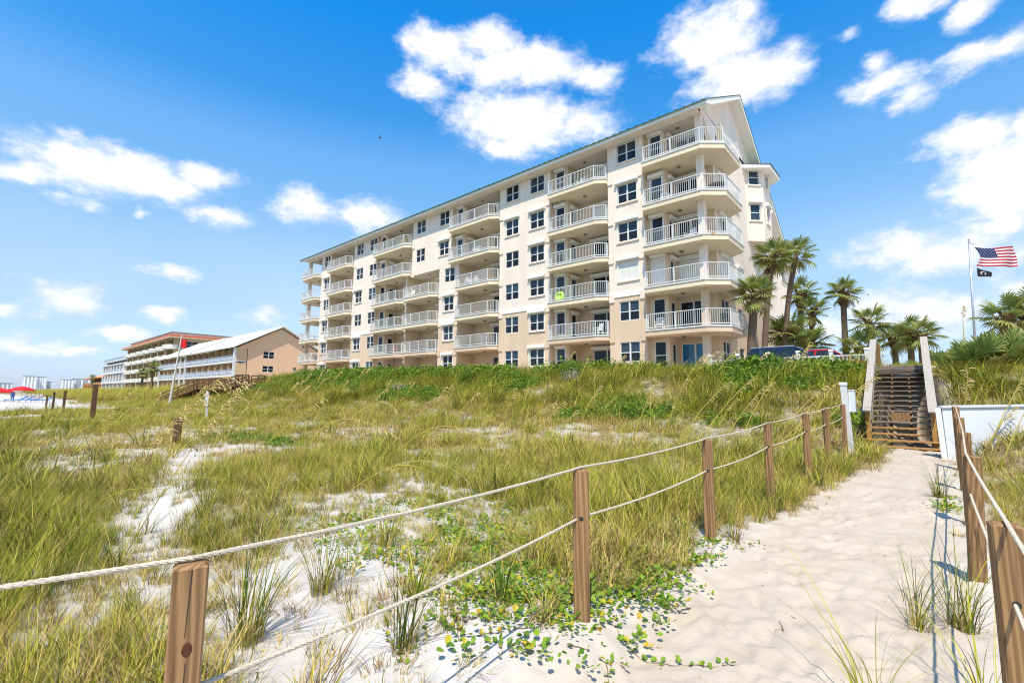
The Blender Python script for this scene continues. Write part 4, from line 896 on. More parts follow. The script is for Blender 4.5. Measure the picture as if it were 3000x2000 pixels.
R_ = [.14, .13, .14, .06, .105, .065, .045, .035, .065, .045, .035, .09, .06, .045, .04, .09, .06, .045, .04]
pz = gzz(-84.1, 3.2)
def make_person():
    me = bpy.data.meshes.new('body'); me.from_pydata(J_, E_, []); o = bpy.data.objects.new('person', me); COL.objects.link(o); o.location = (-84.1, 3.2, pz); o.scale = (.75,)*3; o.rotation_euler = (0, 0, 1.3)
    o.modifiers.new('skin', 'SKIN'); 
    if not me.skin_vertices:
        bm_ = bmesh.new(); bm_.from_mesh(me); bm_.verts.layers.skin.verify(); bm_.to_mesh(me); bm_.free()
    for i, sv in enumerate(me.skin_vertices[0].data): sv.radius = (R_[i], R_[i]); sv.use_root = (i == 0)
    s = o.modifiers.new('sub', 'SUBSURF'); s.levels = s.render_levels = 2
    me.materials.append(mat('blue_clothing', (.02, .07, .22), .8)); tag(o, 'person in dark blue clothes walking on the beach left of the loungers', 'person')
make_person()

# ------------------------------------------------------------------ rope fences along the path
def fpost(u, v, ztop, lab, g, w=.105, rot=.1, hole=.30, lean=(0, 0), wv=None):
    z0 = gzz(u, v)-.25; t = thing('fence_post', lab, 'post', (u, v, gzz(u, v)), g, rot)
    h = ztop-gzz(u, v); b = w/2; c = .006
    m = MB(); m.v = []
    bm_ = bmesh.new()
    def ring(z, e): return [bm_.verts.new((x, y, z)) for x, y in ((-b+e, -b), (b-e, -b), (b, -b+e), (b, b-e), (b-e, b), (-b+e, b), (-b, b-e), (-b, -b+e))]
    rs = [ring(-.25, c), ring(h-.008, c)]; top = [bm_.verts.new((x*(1-.012/b), y*(1-.012/b), h)) for x, y in [(p.co.x, p.co.y) for p in rs[1]]]; rs.append(top)
    for a_, b_ in zip(rs, rs[1:]):
        for i in range(8): bm_.faces.new((a_[i], a_[(i+1) % 8], b_[(i+1) % 8], b_[i]))
    bm_.faces.new(rs[-1])
    for v_ in bm_.verts: v_.co.x += lean[0]*v_.co.z; v_.co.y += lean[1]*v_.co.z; v_.co.x += .0
    me = bpy.data.meshes.new('timber'); bm_.to_mesh(me); bm_.free(); me.materials.append(wv or WOOD)
    o = bpy.data.objects.new('timber', me); COL.objects.link(o); o.parent = t
    hm = MB(); 
    for s in (-1, 1): hm.tube([(s*(b-.002), 0, h-hole), (s*(b+.0015), 0, h-hole)], .017, 10) if False else hm.tube([(0, s*(b-.002), h-hole), (0, s*(b+.0015), h-hole)], .014, 10)
    hm.build('rope_hole', DARK, t, local=True)
    return t
KN = MB()
LF = [(-1.70, .478, 1.0), (-1.78, 2.67, 1.03), (-1.78, 4.93, 1.08), (-1.78, 7.18, 1.15), (-1.78, 9.60, 1.23), (-1.78, 11.58, 1.28), (-1.78, 13.88, 1.36)]
RF = [(.16, 2.85, 1.0), (.12, 5.58, 1.04), (.16, 7.8, 1.12), (.18, 10.2, 1.22), (.19, 12.74, 1.36)]
ll = ['knotty fence post nearest the camera on the left, cut by the bottom edge', 'reddish brown fence post standing in the green vines left of the path', 'fence post at the sand edge, third along the left rope', 'fence post fourth along the left rope, its foot in tufted grass', 'fence post fifth along the left rope, half sunk in grass', 'fence post sixth along the left rope', 'last left fence post, right beside the white post and box']
for i, (p, l) in enumerate(zip(LF, ll)): fpost(*p, l, 'rope fence posts left of the path', .089 if i == 0 else .10, (-.27, .62, .3, .25, .3, .35, .2)[i], (.36, .30, .3, .3, .3, .3, .3)[i], ((0, 0), (0, 0), (0, 0), (0, .0), (.01, 0), (0, 0), (0, 0))[i])
rl = ['large grey fence post cut by the right edge, nearest on the right', 'leaning fence post with a knot, second along the right rope', 'fence post third along the right rope, behind the knotted one', 'fence post fourth along the right rope, before the white wall', 'farthest right fence post, against the edge of the white wall']
for i, (p, l) in enumerate(zip(RF, rl)): fpost(*p, l, 'rope fence posts right of the path', .102, (.1, .15, .1, .2, .1)[i], .30, ((0, 0), (.02, -.10), (0, -.10), (0, 0), (0, 0))[i])
# knot and dark check in the nearest post
kn = thing
pn = bpy.data.objects['fence_post']
k_ = MB(); k_.lathe([(.001, .0), (.011, .0), (.013, .0015), (.010, .003), (.001, .0035)], 14); o = k_.build('knot', mat('knot_wood', (.09, .03, .012), .5, .3, 40), pn, local=True); o.location = (.0443, .004, .775); o.rotation_euler = (math.pi/2, 0, math.pi/2); o.scale = (1, 1.5, 1)
c_ = MB(); c_.bar((.0447, -.002, .86), (.0447, .003, .992), .002, .0022, (0, 1, 0)); c_.bar((.0447, -.004, .81), (.0447, -.002, .858), .002, .0012, (0, 1, 0)); c_.bar((.0447, -.002, .45), (.0447, .003, .74), .002, .0016, (0, 1, 0)); c_.build('crack', DARK, pn, local=True)
def rope(pts, r, lab, sag=.05):
    path = []
    for i in range(len(pts)-1):
        a = Vector(pts[i]); b = Vector(pts[i+1]); n = 14
        for j in range(n): t = j/n; p = a.lerp(b, t); p.z -= sag*4*t*(1-t); path.append(p)
    path.append(Vector(pts[-1]))
    # a laid rope: three strands twisted round one another
    m = MB(); L_ = 0; fine = []
    for a, b in zip(path, path[1:]):
        k = max(2, int((b-a).length/.012)) if (a-Vector((0, 0, 1.5))).length < 6 else 2
        for j in range(k): fine.append(a.lerp(b, j/k))
    fine.append(path[-1])
    near = [p for p in fine]
    for s in range(3):
        q = []; L_ = 0
        for i, p in enumerate(near):
            if i: L_ += (p-near[i-1]).length
            d = (near[min(i+1, len(near)-1)]-near[max(i-1, 0)]).normalized(); a = d.cross(Vector((0, 0, 1))).normalized(); b = d.cross(a); th = L_*95+s*2.094
            q.append(p+(a*math.cos(th)+b*math.sin(th))*r*.5)
        m.tube(q, r*.62, 5)
    o = m.build('rope', ROPE, None, pts[0]); return tag(o, lab, 'rope')
lt = [(-2.6, -1.9, 1.0)]+[(u, v, z+.012) for u, v, z in LF]+[(-1.74, 14.35, 1.36)]
rope(lt, .0076, 'white upper rope of the left fence, running over the post tops', .022)
lo = [(-2.6, -1.9, .62)]+[(u, v, z-h) for (u, v, z), h in zip(LF, (.36, .30, .3, .3, .3, .3, .3))]
rope(lo, .0075, 'white lower rope of the left fence, threaded through the posts', .03)
rt_ = [(.24, -.4, .96)]+[(u, v, z+.012) for u, v, z in RF]
rope(rt_, .0078, 'white upper rope of the right fence', .015)
rope([(.24, -.4, .66)]+[(u, v, z-.30) for u, v, z in RF], .0075, 'white lower rope of the right fence', .02)

# ------------------------------------------------------------------ timber beach stairs
SX, SY, SZ = -.87, 16.2, .20; ST = thing('beach_stairs', 'timber beach stairs with grey handrails climbing the dune at the end of the sand path', 'stairs', (SX, SY, SZ), None, .026)
NT, RUN, RISE, HW = 16, .318, .1515, .66
for i in range(NT):
    w = HW+.10 if i > 3 else HW+.17
    y = i*RUN; z = (i+.35)*RISE if i < 1 else i*RISE+.05
    for k, (a, b) in enumerate(((0, .135), (.145, .28))):
        MB().box(-w, w, y+a, y+b, z-.036, z+random.uniform(-.003, .003)).build('tread', NEWWOOD if i < 4 and k == 0 else TREAD, ST, local=True)
for x in (-HW+.02, -.22, .22, HW-.02):
    MB().bar((x, .0, -.30), (x, NT*RUN, NT*RISE-.30), .045, .22).build('stringer', WOOD if abs(x) < .5 else TREAD, ST, local=True)
MB().bar((0, 4*RUN+.28, 4*RISE+.02), (0, 4*RUN+.29, 4*RISE+.30), .42, .02, (0, 1, 0)).build('riser_board', WOOD, ST, local=True)
for s in (-1, 1):
    x = s*(HW+.03)
    MB().box(x-.05, x+.05, .50, .60, -.25, 1.04).build('newel_post', NEWWOOD, ST, local=True)
    p0 = Vector((x, .28, .95)); p1 = Vector((x, NT*RUN+.25, NT*RISE+.99)); mid = p0.lerp(p1, .46 if s < 0 else .46)
    MB().bar(p0, mid, .19, .035).build('handrail_board', GREYBOARD, ST, local=True); MB().bar(mid+(p1-p0).normalized()*.004, p1, .19, .035).build('handrail_board', GREYBOARD, ST, local=True)
    for h in (.30, .60):
        MB().bar(p0+Vector((-s*.04, .3, -h)), p1+Vector((-s*.04, 0, -h)), .035, .11).build('side_rail', TREAD, ST, local=True)
    for t in (.36, .68, .985): q = p0.lerp(p1, t); MB().box(q.x-.045, q.x+.045, q.y-.045, q.y+.045, q.z-1.25, q.z-.03).build('rail_post', TREAD, ST, local=True)
# landing at the top with a boarded railing on the left
for i in range(14): y = NT*RUN+.02+i*.15; MB().box(-HW-.1, HW+.1, y, y+.14, NT*RISE-.03, NT*RISE+.006).build('deck_board', TREAD, ST, local=True)
MB().box(-HW-.1, HW+.1, NT*RUN+.02, NT*RUN+2.1, NT*RISE-.20, NT*RISE-.032).build('deck_frame', TREAD, ST, local=True)
for i in range(5): z = NT*RISE+.18+i*.165; MB().box(-HW-.06, -HW-.025, NT*RUN+.25, NT*RUN+2.1, z, z+.135).build('railing_board', BROWNWOOD, ST, local=True)
for y in (NT*RUN+1.15, NT*RUN+2.1): MB().box(-HW-.03, -HW+.06, y-.05, y+.05, NT*RISE-.3, NT*RISE+.98).build('rail_post', WOOD, ST, local=True)
MB().box(HW-.05, HW+.05, NT*RUN+1.9, NT*RUN+2.0, NT*RISE-.3, NT*RISE+.6).build('rail_post', WOOD, ST, local=True)

# white vinyl post carrying a box, left of the stairs
wp = thing('white_post', 'white capped post carrying a pale box, left of the foot of the stairs', 'post', (-1.71, 14.0, gzz(-1.71, 14.0)))
m = MB(); m.bar((.03, .08, -.3), (-.03, -.08, 1.62), .125, .125); m.build('post', VINYL, wp, local=True)
m = MB(); m.prismX([(-.155, 1.61), (.0, 1.61), (.0, 1.645), (-.03, 1.68), (-.125, 1.68), (-.155, 1.645)], -.105, .045); m.build('cap', VINYL, wp, local=True)
m = MB(); m.box(.05, .17, -.02, .12, .98, 1.48); m.build('box', mat('pale_grey_box', (.60, .64, .66), .5), wp, local=True); MB().box(.045, .175, -.03, .13, 1.482, 1.505).build('box_lid', mat('pale_grey_box', (.6, .64, .66)), wp, local=True)
# low white wall right of the path
ww = thing('white_wall', 'low smooth white wall right of the path below the palmettos', 'wall', (.1, 14.6, .2))
a = Vector((.02, 14.6, 0)); d = Vector((.30, 1, 0)).normalized(); d = Vector((1.79, 5.93, 0)).normalized(); n = Vector((d.y, -d.x, 0)); L_ = 9.0
a0 = Vector((.0, 14.62, 0)); dd = Vector((1.0, .42, 0)).normalized(); nn = Vector((dd.y, -dd.x, 0))
WALLP = mat('white_wall_paint', (.60, .615, .635), .6, .05, .7)
for (t0, t1) in ((0, 2.2), (2.215, 4.7), (4.715, 7.2), (7.215, 9.6)):
    m = MB(); p = a0+dd*t0; q = a0+dd*t1
    for (c0, c1) in ((p, q),):
        n0 = len(m.v); z0, z1 = -.4, 1.30
        for c in (p, q):
            for (o_, z) in ((.10 if True else 0, z0), (-.02, 1.30+.035*((c-a0).length)), (.10-.24, 1.30+.035*((c-a0).length)), (-.10, z0)): m.v.append(tuple(c+nn*o_+Vector((0, 0, z))))
        m.f += [(n0, n0+4, n0+5, n0+1), (n0+1, n0+5, n0+6, n0+2), (n0+2, n0+6, n0+7, n0+3), (n0+3, n0, n0+1, n0+2), (n0+4, n0+7, n0+6, n0+5)]
    m.build('wall_panel', WALLP, ww)
m = MB(); m.bar(a0-dd*.03+Vector((0, 0, 1.325))-nn*.08, a0+dd*9.6+Vector((0, 0, 1.325+.336))-nn*.08, .20, .05); m.build('wall_cap', WALLP, ww)
m = MB(); m.bar(a0-dd*.06+nn*.09+Vector((0, 0, -.3)), a0-dd*.06-nn*.06+Vector((0, 0, 1.30)), .12, .10); m.build('end_board', VINYL, ww)

# ------------------------------------------------------------------ cars and white picket fence up by the building
pk = thing('picket_fence', 'low white picket fence with capped posts in front of the parked cars', 'fence', (-6.5, 28.6, 2.8))
xs_ = [-9.95, -8.45, -6.9, -5.45, -4.0, -2.55]
for x in xs_:
    z = gzz(x, 28.6); m = MB(); m.box(x-.08, x+.08, 28.52, 28.68, z-.2, 3.83); m.build('fence_post', VINYL, pk); m = MB(); m.prismX([(28.50, 3.835), (28.70, 3.835), (28.70, 3.87), (28.6, 3.95), (28.50, 3.87)], x-.10, x+.10); m.build('post_cap', VINYL, pk)
m = MB()
for xa, xb in zip(xs_, xs_[1:]+[-1.75]):
    m.box(xa+.08, xb-.08, 28.57, 28.63, 3.58, 3.64); m.box(xa+.08, xb-.08, 28.57, 28.63, 3.05, 3.15)
m.build('rail', VINYL, pk)
for xa, xb in zip(xs_, xs_[1:]+[-1.75]):
    n = int((xb-xa)/.16)
    for j in range(1, n): x = xa+(xb-xa)*j/n; MB().box(x-.035, x+.035, 28.635, 28.66, 2.85, 3.60).build('picket', VINYL, pk)
def car(name, lab, x, y, z, rz, paint, L_=4.6, Wd=1.85, H=1.68, suv=True):
    t = thing(name, lab, 'car', (x, y, z), None, rz); hw = Wd/2
    # body: lofted sections along the length (front at +x)
    S_ = [(-L_/2, .45, .86, .80), (-L_/2+.06, .34, 1.0, .90), (-L_/2+.5, .28, 1.02, .98), (-.4, .25, 1.0, 1.0), (.55, .25, .98, 1.0), (L_/2-.95, .28, .95, .98), (L_/2-.25, .32, .84, .90), (L_/2, .42, .70, .74)]
    m = MB(); k = 8
    for (sx, zl, zh, f) in S_:
        w = hw*f
        m.v += [(sx, -w*.9, zl), (sx, -w, zl+.12), (sx, -w, zh-.16), (sx, -w*.92, zh), (sx, w*.92, zh), (sx, w, zh-.16), (sx, w, zl+.12), (sx, w*.9, zl)]
    for i in range(len(S_)-1):
        for j in range(k): j2 = (j+1) % k; m.f.append((i*k+j, i*k+j2, (i+1)*k+j2, (i+1)*k+j))
    m.f += [tuple(range(k))[::-1], tuple((len(S_)-1)*k+j for j in range(k))]
    m.build('body', paint, t, local=True, smooth=False)
    zr = H; rb, rf = (-L_/2+.35, .35) if suv else (-.95, .35); bb, bf = -L_/2+.12, 1.25
    m = MB(); z0 = .985
    lo = [(bb, -hw*.9), (bf, -hw*.9), (bf, hw*.9), (bb, hw*.9)]; hi = [(rb, -hw*.72), (rf, -hw*.72), (rf, hw*.72), (rb, hw*.72)]
    m.v += [(a, b, z0) for a, b in lo]+[(a, b, zr-.07) for a, b in hi]
    m.f += [(0, 1, 5, 4), (1, 2, 6, 5), (2, 3, 7, 6), (3, 0, 4, 7)]; m.build('cabin_glass', CARGLASS, t, local=True)
    m = MB(); m.v += [(a+(-.03 if a < 0 else .03), b*1.01, zr-.075) for a, b in hi]+[(a*.9+.02, b*.86, zr) for a, b in hi]; m.f += [(0, 1, 5, 4), (1, 2, 6, 5), (2, 3, 7, 6), (3, 0, 4, 7), (4, 5, 6, 7), (3, 2, 1, 0)]; m.build('roof', paint, t, local=True)
    for s in (-1, 1):
        for (xa, xb) in ((bb, rb), (bf, rf), (-.55, -.45), (-1.45, -1.5)): MB().bar((xa, s*hw*.905, z0), (xb, s*hw*.735, zr-.07), .09, .05).build('pillar', paint, t, local=True)
        MB().bar((rb, s*hw*.66, zr+.03), (rf-.1, s*hw*.66, zr+.03), .035, .04).build('roof_rail', METAL, t, local=True)
        MB().box(.85, 1.0, s*hw*1.0, s*hw*1.13, 1.0, 1.14).build('side_mirror', paint, t, local=True)
        h = MB().box(L_/2-.35, L_/2-.08, s*hw*.55-.2, s*hw*.55+.2, .66, .80).build('headlight', MATS['pale_grey_box'], t, local=True); h = MB().box(-L_/2-.005, -L_/2+.12, s*hw*.68-.14, s*hw*.68+.14, .78, 1.0).build('tail_light', REDCAR, t, local=True)
        for sx in (-L_/2+.85, L_/2-.9):
            w = MB(); w.tube([(sx, s*(hw-.22), .34), (sx, s*hw, .34)], .34, 18); w = w.build('wheel', RUBBER, t, local=True); r = MB(); r.tube([(sx, s*hw, .34), (sx, s*(hw+.012), .34)], .21, 14); r.build('rim', METAL, w, local=True)
    return t
car('parked_car', 'dark blue SUV parked behind the white picket fence by the palms', -6.2, 31.0, gzz(-6.2, 31.0)-.02, 0, NAVY, 4.7, 1.9, 1.62)
car('parked_car', 'red car parked behind the dark blue SUV', -5.0, 34.2, gzz(-5, 34.2)+.0, 0, REDCAR, 4.5, 1.8, 1.62, False)
hb = thing('beige_house', 'small beige flat-roofed house glimpsed behind the palms', 'house', (-9.4, 62, 2.7))
MB().box(-13, -8.4, 60, 70, 2.5, 6.3).build('wall', CREAMWALL, hb); MB().box(-13.2, -8.2, 59.8, 70.2, 6.304, 6.55).build('roof', WHITE, hb); MB().box(-10.4, -9.4, 59.97, 59.99, 4.6, 5.6).build('window', GLASS, hb)

# ------------------------------------------------------------------ flagpole and flags
FX, FY = 1.5, 35.6
fg = thing('flagpole', 'tall slim grey metal flagpole rising behind the palmettos', 'flagpole', (FX, FY, gzz(FX, FY)))
hh = 10.05-gzz(FX, FY)
MB().tube([(0, 0, -.3), tuple(rt*.14+Vector((0, 0, hh*.45))), tuple(rt*.30+Vector((0, 0, hh)))], [.065, .055, .04], 12).build('pole', METAL, fg, local=True, smooth=True)
MB().lathe([(.0, hh), (.06, hh+.03), (.05, hh+.10), (.015, hh+.12), (.045, hh+.17), (.05, hh+.21), (.0, hh+.25)], 10, (rt.x*.30, rt.y*.30)).build('finial', METAL, fg, local=True)
MB().bar(tuple(rt*.30+Vector((0, 0, hh-.05))), tuple(rt*.56+Vector((0, 0, hh-.06))), .05, .05).build('truck_arm', METAL, fg, local=True)
MB().tube([tuple(rt*.54+Vector((0, 0, hh-.08))), tuple(rt*.42+Vector((0, 0, hh-1.4))), tuple(rt*.30+Vector((0, 0, hh-4))), tuple(rt*.08+Vector((0, 0, 1.2)))], .006, 4).build('halyard', mat('halyard_cord', (.55, .53, .5), .9), fg, local=True)
def flagpt(s, t, Wf, Hf, o, seed=0, pull=.2):
    """s along the fly 0..1, t down the hoist 0..1"""
    hoist = pull*(1-abs(2*t-1)**1.5)*(1-s)**2
    wv = .13*s**.7*math.sin(7.5*s+1.2*t+seed)
    fly = -.03*s**3*(1+math.cos(5*t))
    return o+rt*((s+hoist*.55+fly)*Wf)+fh*(wv*Wf*.75)+Vector((0, 0, -t*Hf-.05*Wf*s*math.sin(3.4*s+.6)-.10*Hf*s**3*(t-.5)))
us_ = thing('national_flag', 'American flag with stars and stripes streaming to the right of the flagpole', 'flag', (FX+.3, FY+.25, 9.75))
o_ = Vector((FX, FY, 9.82))+rt*.56; Wf, Hf = 2.55, 1.06
fr_, fw_, fb_ = mat('flag_red', (.50, .02, .045), .7, transl=.35), mat('flag_white', (.78, .76, .74), .7, transl=.35), mat('flag_blue', (.02, .035, .12), .7, transl=.25)
NS = 40
def patch(s0, s1, t0, t1, n):
    m = MB()
    for i in range(n):
        a, b = s0+(s1-s0)*i/n, s0+(s1-s0)*(i+1)/n
        m.quad(flagpt(a, t0, Wf, Hf, o_), flagpt(b, t0, Wf, Hf, o_), flagpt(b, t1, Wf, Hf, o_), flagpt(a, t1, Wf, Hf, o_))
    return m
for k in range(13):
    patch(.42 if k < 7 else 0, 1, k/13, (k+1)/13, 26).build('stripe', fr_ if k % 2 == 0 else fw_, us_)
can = MB()
for k in range(7): m = patch(0, .42, k/13, (k+1)/13, 12); n0 = len(can.v); can.v += m.v; can.f += [tuple(n0+i for i in f) for f in m.f]
can = can.build('canton', fb_, us_)
st_ = MB()
for r in range(9):
    for c in range(6 if r % 2 == 0 else 5):
        sc_ = (.035+.07*c if r % 2 == 0 else .07+.07*c); tc_ = (r+.7)/9*7/13*.98; base = len(st_.v)
        for sd in (-1, 1):
            ring = []
            for q in range(10): rr = .026 if q % 2 == 0 else .0105; an = math.pi*q/5; ring.append(flagpt(sc_+rr*math.sin(an)*Hf/Wf, tc_-rr*math.cos(an), Wf, Hf, o_)+fh*(.006*sd))
            n0 = len(st_.v); st_.v += [tuple(p) for p in ring]+[tuple(flagpt(sc_, tc_, Wf, Hf, o_)+fh*(.006*sd))]; st_.f += [(n0+q, n0+(q+1) % 10, n0+10) for q in range(10)]
so_ = st_.build('stars', fw_, can); so_['kind'] = 'stuff'
bf = thing('black_flag', 'small black flag with a white emblem flying below the large striped flag', 'flag', (FX+.3, FY+.25, 8.55))
ob = Vector((FX, FY, 8.66))+rt*.58; W2, H2 = .80, .50; m = MB()
def bpt(s, t): return ob+rt*(s*W2)+fh*(.07*math.sin(6*s+t))*s+Vector((0, 0, -t*H2*(1-.55*s)-.36*s*W2*(1-.0)-.0))
for i in range(8):
    for j in range(5): m.quad(bpt(i/8, j/5), bpt((i+1)/8, j/5), bpt((i+1)/8, (j+1)/5), bpt(i/8, (j+1)/5))
m.build('cloth', mat('flag_black', (.012, .012, .013), .8), bf)
m = MB()
for sd in (-1, 1):
    def disc(cs, ct, r, n=14, e=.006):
        ring = [tuple(bpt(cs+r*math.cos(2*math.pi*q/n)*H2/W2, ct+r*math.sin(2*math.pi*q/n))+fh*e*sd) for q in range(n)]; n0 = len(m.v); m.v += ring+[tuple(bpt(cs, ct)+fh*e*sd)]; m.f.extend([(n0+q, n0+(q+1) % n, n0+n) for q in range(n)])
    disc(.40, .50, .27)
m.build('emblem', fw_, bf)
m = MB()
for sd in (-1, 1):
    disc(.42, .48, .16, e=.010); disc(.40, .68, .12, e=.011)
m.build('emblem_head', MATS['flag_black'], bf)

# ------------------------------------------------------------------ birds
def bird(loc, s, lab, rz):
    t = thing('bird', lab, 'bird', loc, None, rz)
    MB().tube([(-.28, 0, 0), (-.12, 0, .02), (.08, 0, .03), (.2, 0, .05), (.27, 0, .05)], [.015, .06, .075, .05, .01], 8).build('body', mat('bird_grey', (.10, .10, .10), .8), t, local=True, smooth=True)
    for sd in (-1, 1):
        m = MB(); m.quad((.12, sd*.05, .05), (-.06, sd*.05, .05), (-.03, sd*.34, .16), (.13, sd*.34, .17)); m.quad((.13, sd*.34, .17), (-.03, sd*.34, .16), (-.10, sd*.68, .05), (-.02, sd*.66, .06)); m.build('wing', MATS['bird_grey'], t, local=True)
    m = MB(); m.tri((-.24, 0, 0), (-.40, -.07, 0), (-.40, .07, 0)); m.build('tail', MATS['bird_grey'], t, local=True); t.scale = (s,)*3
bird((-50.35, 31.12, 33.5), .72, 'small dark bird high in the open blue sky left of the roof', .9)
bird((-5.99, 73.69, 14.4), .55, 'tiny dark bird low in the sky right of the tall lone palm', .2)

# ------------------------------------------------------------------ vegetation
WIND = math.atan2(rt.y, rt.x)            # the sea breeze blows across the picture, to the right
SRC = bpy.data.collections.new('plant_sources')      # not linked to the scene: only scattered from
def blades(n, h, spread, lean, width, tone, seed, segs=4, droop=.5, curl=0.0, hvar=.35):
    """A tuft of curved tapering blades, as numpy arrays; local +X is down-wind."""
    g = np.random.default_rng(seed)
    az = g.uniform(0, 2*np.pi, n); r0 = spread*np.sqrt(g.random(n)); base = np.stack([r0*np.cos(az), r0*np.sin(az), -.03*np.ones(n)], 1)
    out = g.normal(az, .5); L = h*(1+hvar*g.normal(0, 1, n)).clip(.35, 1.8)
    dx = np.cos(out)*g.uniform(.1, .75, n)+lean*g.uniform(.5, 1.3, n); dy = np.sin(out)*g.uniform(.1, .75, n)
    dr = g.uniform(.15, 1.0, n)*droop; tn = np.clip(g.normal(tone[0], tone[1], n), 0, 1)
    dead = g.random(n) < tone[2]; tn[dead] = g.uniform(0, .2, dead.sum()); dr[dead] *= 1.5; L[dead] *= .8
    V = []; T = []; F = []
    ts = np.linspace(0, 1, segs+1)
    side = np.stack([-np.sin(out), np.cos(out), np.zeros(n)], 1); w = width*g.uniform(.6, 1.3, n)
    for k, t in enumerate(ts):
        px = base[:, 0]+dx*L*(t**1.6); py = base[:, 1]+dy*L*(t**1.6); pz = base[:, 2]+L*(t-dr*t**2.2*.75)
        if curl: px = px+curl*L*np.sin(t*5+out)*t*.2; py = py+curl*L*np.cos(t*4+out*2)*t*.2
        p = np.stack([px, py, pz], 1); ww = (w*(1-t**1.8)*.5+.0004)[:, None]
        V.append(p-side*ww); V.append(p+side*ww); tt = np.clip(tn+.10*(t-.5)-(.25*(t > .85)*(tn > .3)), 0, 1); T += [tt, tt]
    V = np.stack(V, 1).reshape(-1, 3); T = np.stack(T, 1).reshape(-1); m = 2*(segs+1)
    b = (np.arange(n)*m)[:, None]
    for k in range(segs): F.append(np.concatenate([b+2*k, b+2*k+1, b+2*k+3, b+2*k+2], 1))
    return V, np.concatenate(F, 0), T
def np_mesh(name, V, F, T, m):
    me = bpy.data.meshes.new(name); me.vertices.add(len(V)); me.vertices.foreach_set('co', np.asarray(V, np.float32).ravel()); k = F.shape[1]
    me.loops.add(F.size); me.loops.foreach_set('vertex_index', F.ravel().astype(np.int32)); me.polygons.add(len(F)); me.polygons.foreach_set('loop_start', np.arange(0, F.size, k, dtype=np.int32))
    at = me.attributes.new('tone', 'FLOAT', 'POINT'); at.data.foreach_set('value', np.asarray(T, np.float32)); me.materials.append(m); me.update(); return me
def source(cname, meshes):
    c = bpy.data.collections.new(cname)
    for i, me in enumerate(meshes): o = bpy.data.objects.new('%s_%02d' % (cname, i), me); c.objects.link(o)
    return c
def scatter(name, coll, pos, rotz, scl, idx, tilt=None):
    """ONE object: points carrying turn, size and kind; geometry nodes set a plant on each."""
    n = len(pos); me = bpy.data.meshes.new(name); me.vertices.add(n); me.vertices.foreach_set('co', np.asarray(pos, np.float32).ravel())
    rot = np.zeros((n, 3), np.float32); rot[:, 2] = rotz
    if tilt is not None: rot[:, :2] = tilt
    a = me.attributes.new('turn', 'FLOAT_VECTOR', 'POINT'); a.data.foreach_set('vector', rot.ravel())
    a = me.attributes.new('size', 'FLOAT', 'POINT'); a.data.foreach_set('value', np.asarray(scl, np.float32))
    a = me.attributes.new('pick', 'INT', 'POINT'); a.data.foreach_set('value', np.asarray(idx, np.int32))
    o = bpy.data.objects.new(name, me); COL.objects.link(o); o['kind'] = 'stuff'
    ng = bpy.data.node_groups.new(name, 'GeometryNodeTree'); ng.interface.new_socket('Geometry', in_out='INPUT', socket_type='NodeSocketGeometry'); ng.interface.new_socket('Geometry', in_out='OUTPUT', socket_type='NodeSocketGeometry')
    N = ng.nodes; L = ng.links; gi = N.new('NodeGroupInput'); go_ = N.new('NodeGroupOutput'); ci = N.new('GeometryNodeCollectionInfo'); ci.inputs['Collection'].default_value = coll; ci.inputs['Separate Children'].default_value = True; ci.inputs['Reset Children'].default_value = True
    ip = N.new('GeometryNodeInstanceOnPoints'); ip.inputs['Pick Instance'].default_value = True
    def attr(nm, ty):
        q = N.new('GeometryNodeInputNamedAttribute'); q.data_type = ty; q.inputs['Name'].default_value = nm; return [s for s in q.outputs if s.enabled and s.name == 'Attribute'][0]
    L.new(gi.outputs[0], ip.inputs['Points']); L.new(ci.outputs[0], ip.inputs['Instance']); L.new(attr('pick', 'INT'), ip.inputs['Instance Index']); L.new(attr('turn', 'FLOAT_VECTOR'), ip.inputs['Rotation']); L.new(attr('size', 'FLOAT'), ip.inputs['Scale'])
    L.new(ip.outputs[0], go_.inputs[0]); md = o.modifiers.new('scatter', 'NODES'); md.node_group = ng; return o

# tufts: 0-3 olive mixed, 4-6 straw rich, 7-9 yellow green, 10-12 rich green (n, height, spread, lean, width, (tone, spread, dead share))
near_src = [blades(46, .46, .10, .10, .0076, (.58, .26, .34), 1), blades(52, .40, .12, .15, .0072, (.46, .28, .42), 2), blades(38, .55, .09, .1, .007, (.66, .24, .28), 3), blades(60, .34, .14, .1, .0072, (.40, .28, .5), 4),
            blades(64, .32, .15, .2, .0072, (.22, .2, .62), 5, droop=.9, curl=.5), blades(56, .38, .13, .15, .0072, (.32, .26, .52), 6, droop=.8, curl=.35), blades(52, .28, .17, .25, .0072, (.12, .14, .7), 7, droop=1.0, curl=.7),
            blades(48, .50, .12, .2, .0076, (.52, .18, .25), 8), blades(48, .44, .12, .25, .0076, (.48, .2, .3), 9), blades(42, .58, .11, .2, .007, (.58, .18, .2), 10),
            blades(44, .58, .11, .12, .0088, (.82, .18, .16), 11), blades(38, .66, .10, .15, .0072, (.86, .16, .14), 12), blades(50, .48, .12, .15, .007, (.76, .22, .22), 13)]
GC = source('tuft', [np_mesh('tuft_blades', *b, GRASS) for b in near_src])
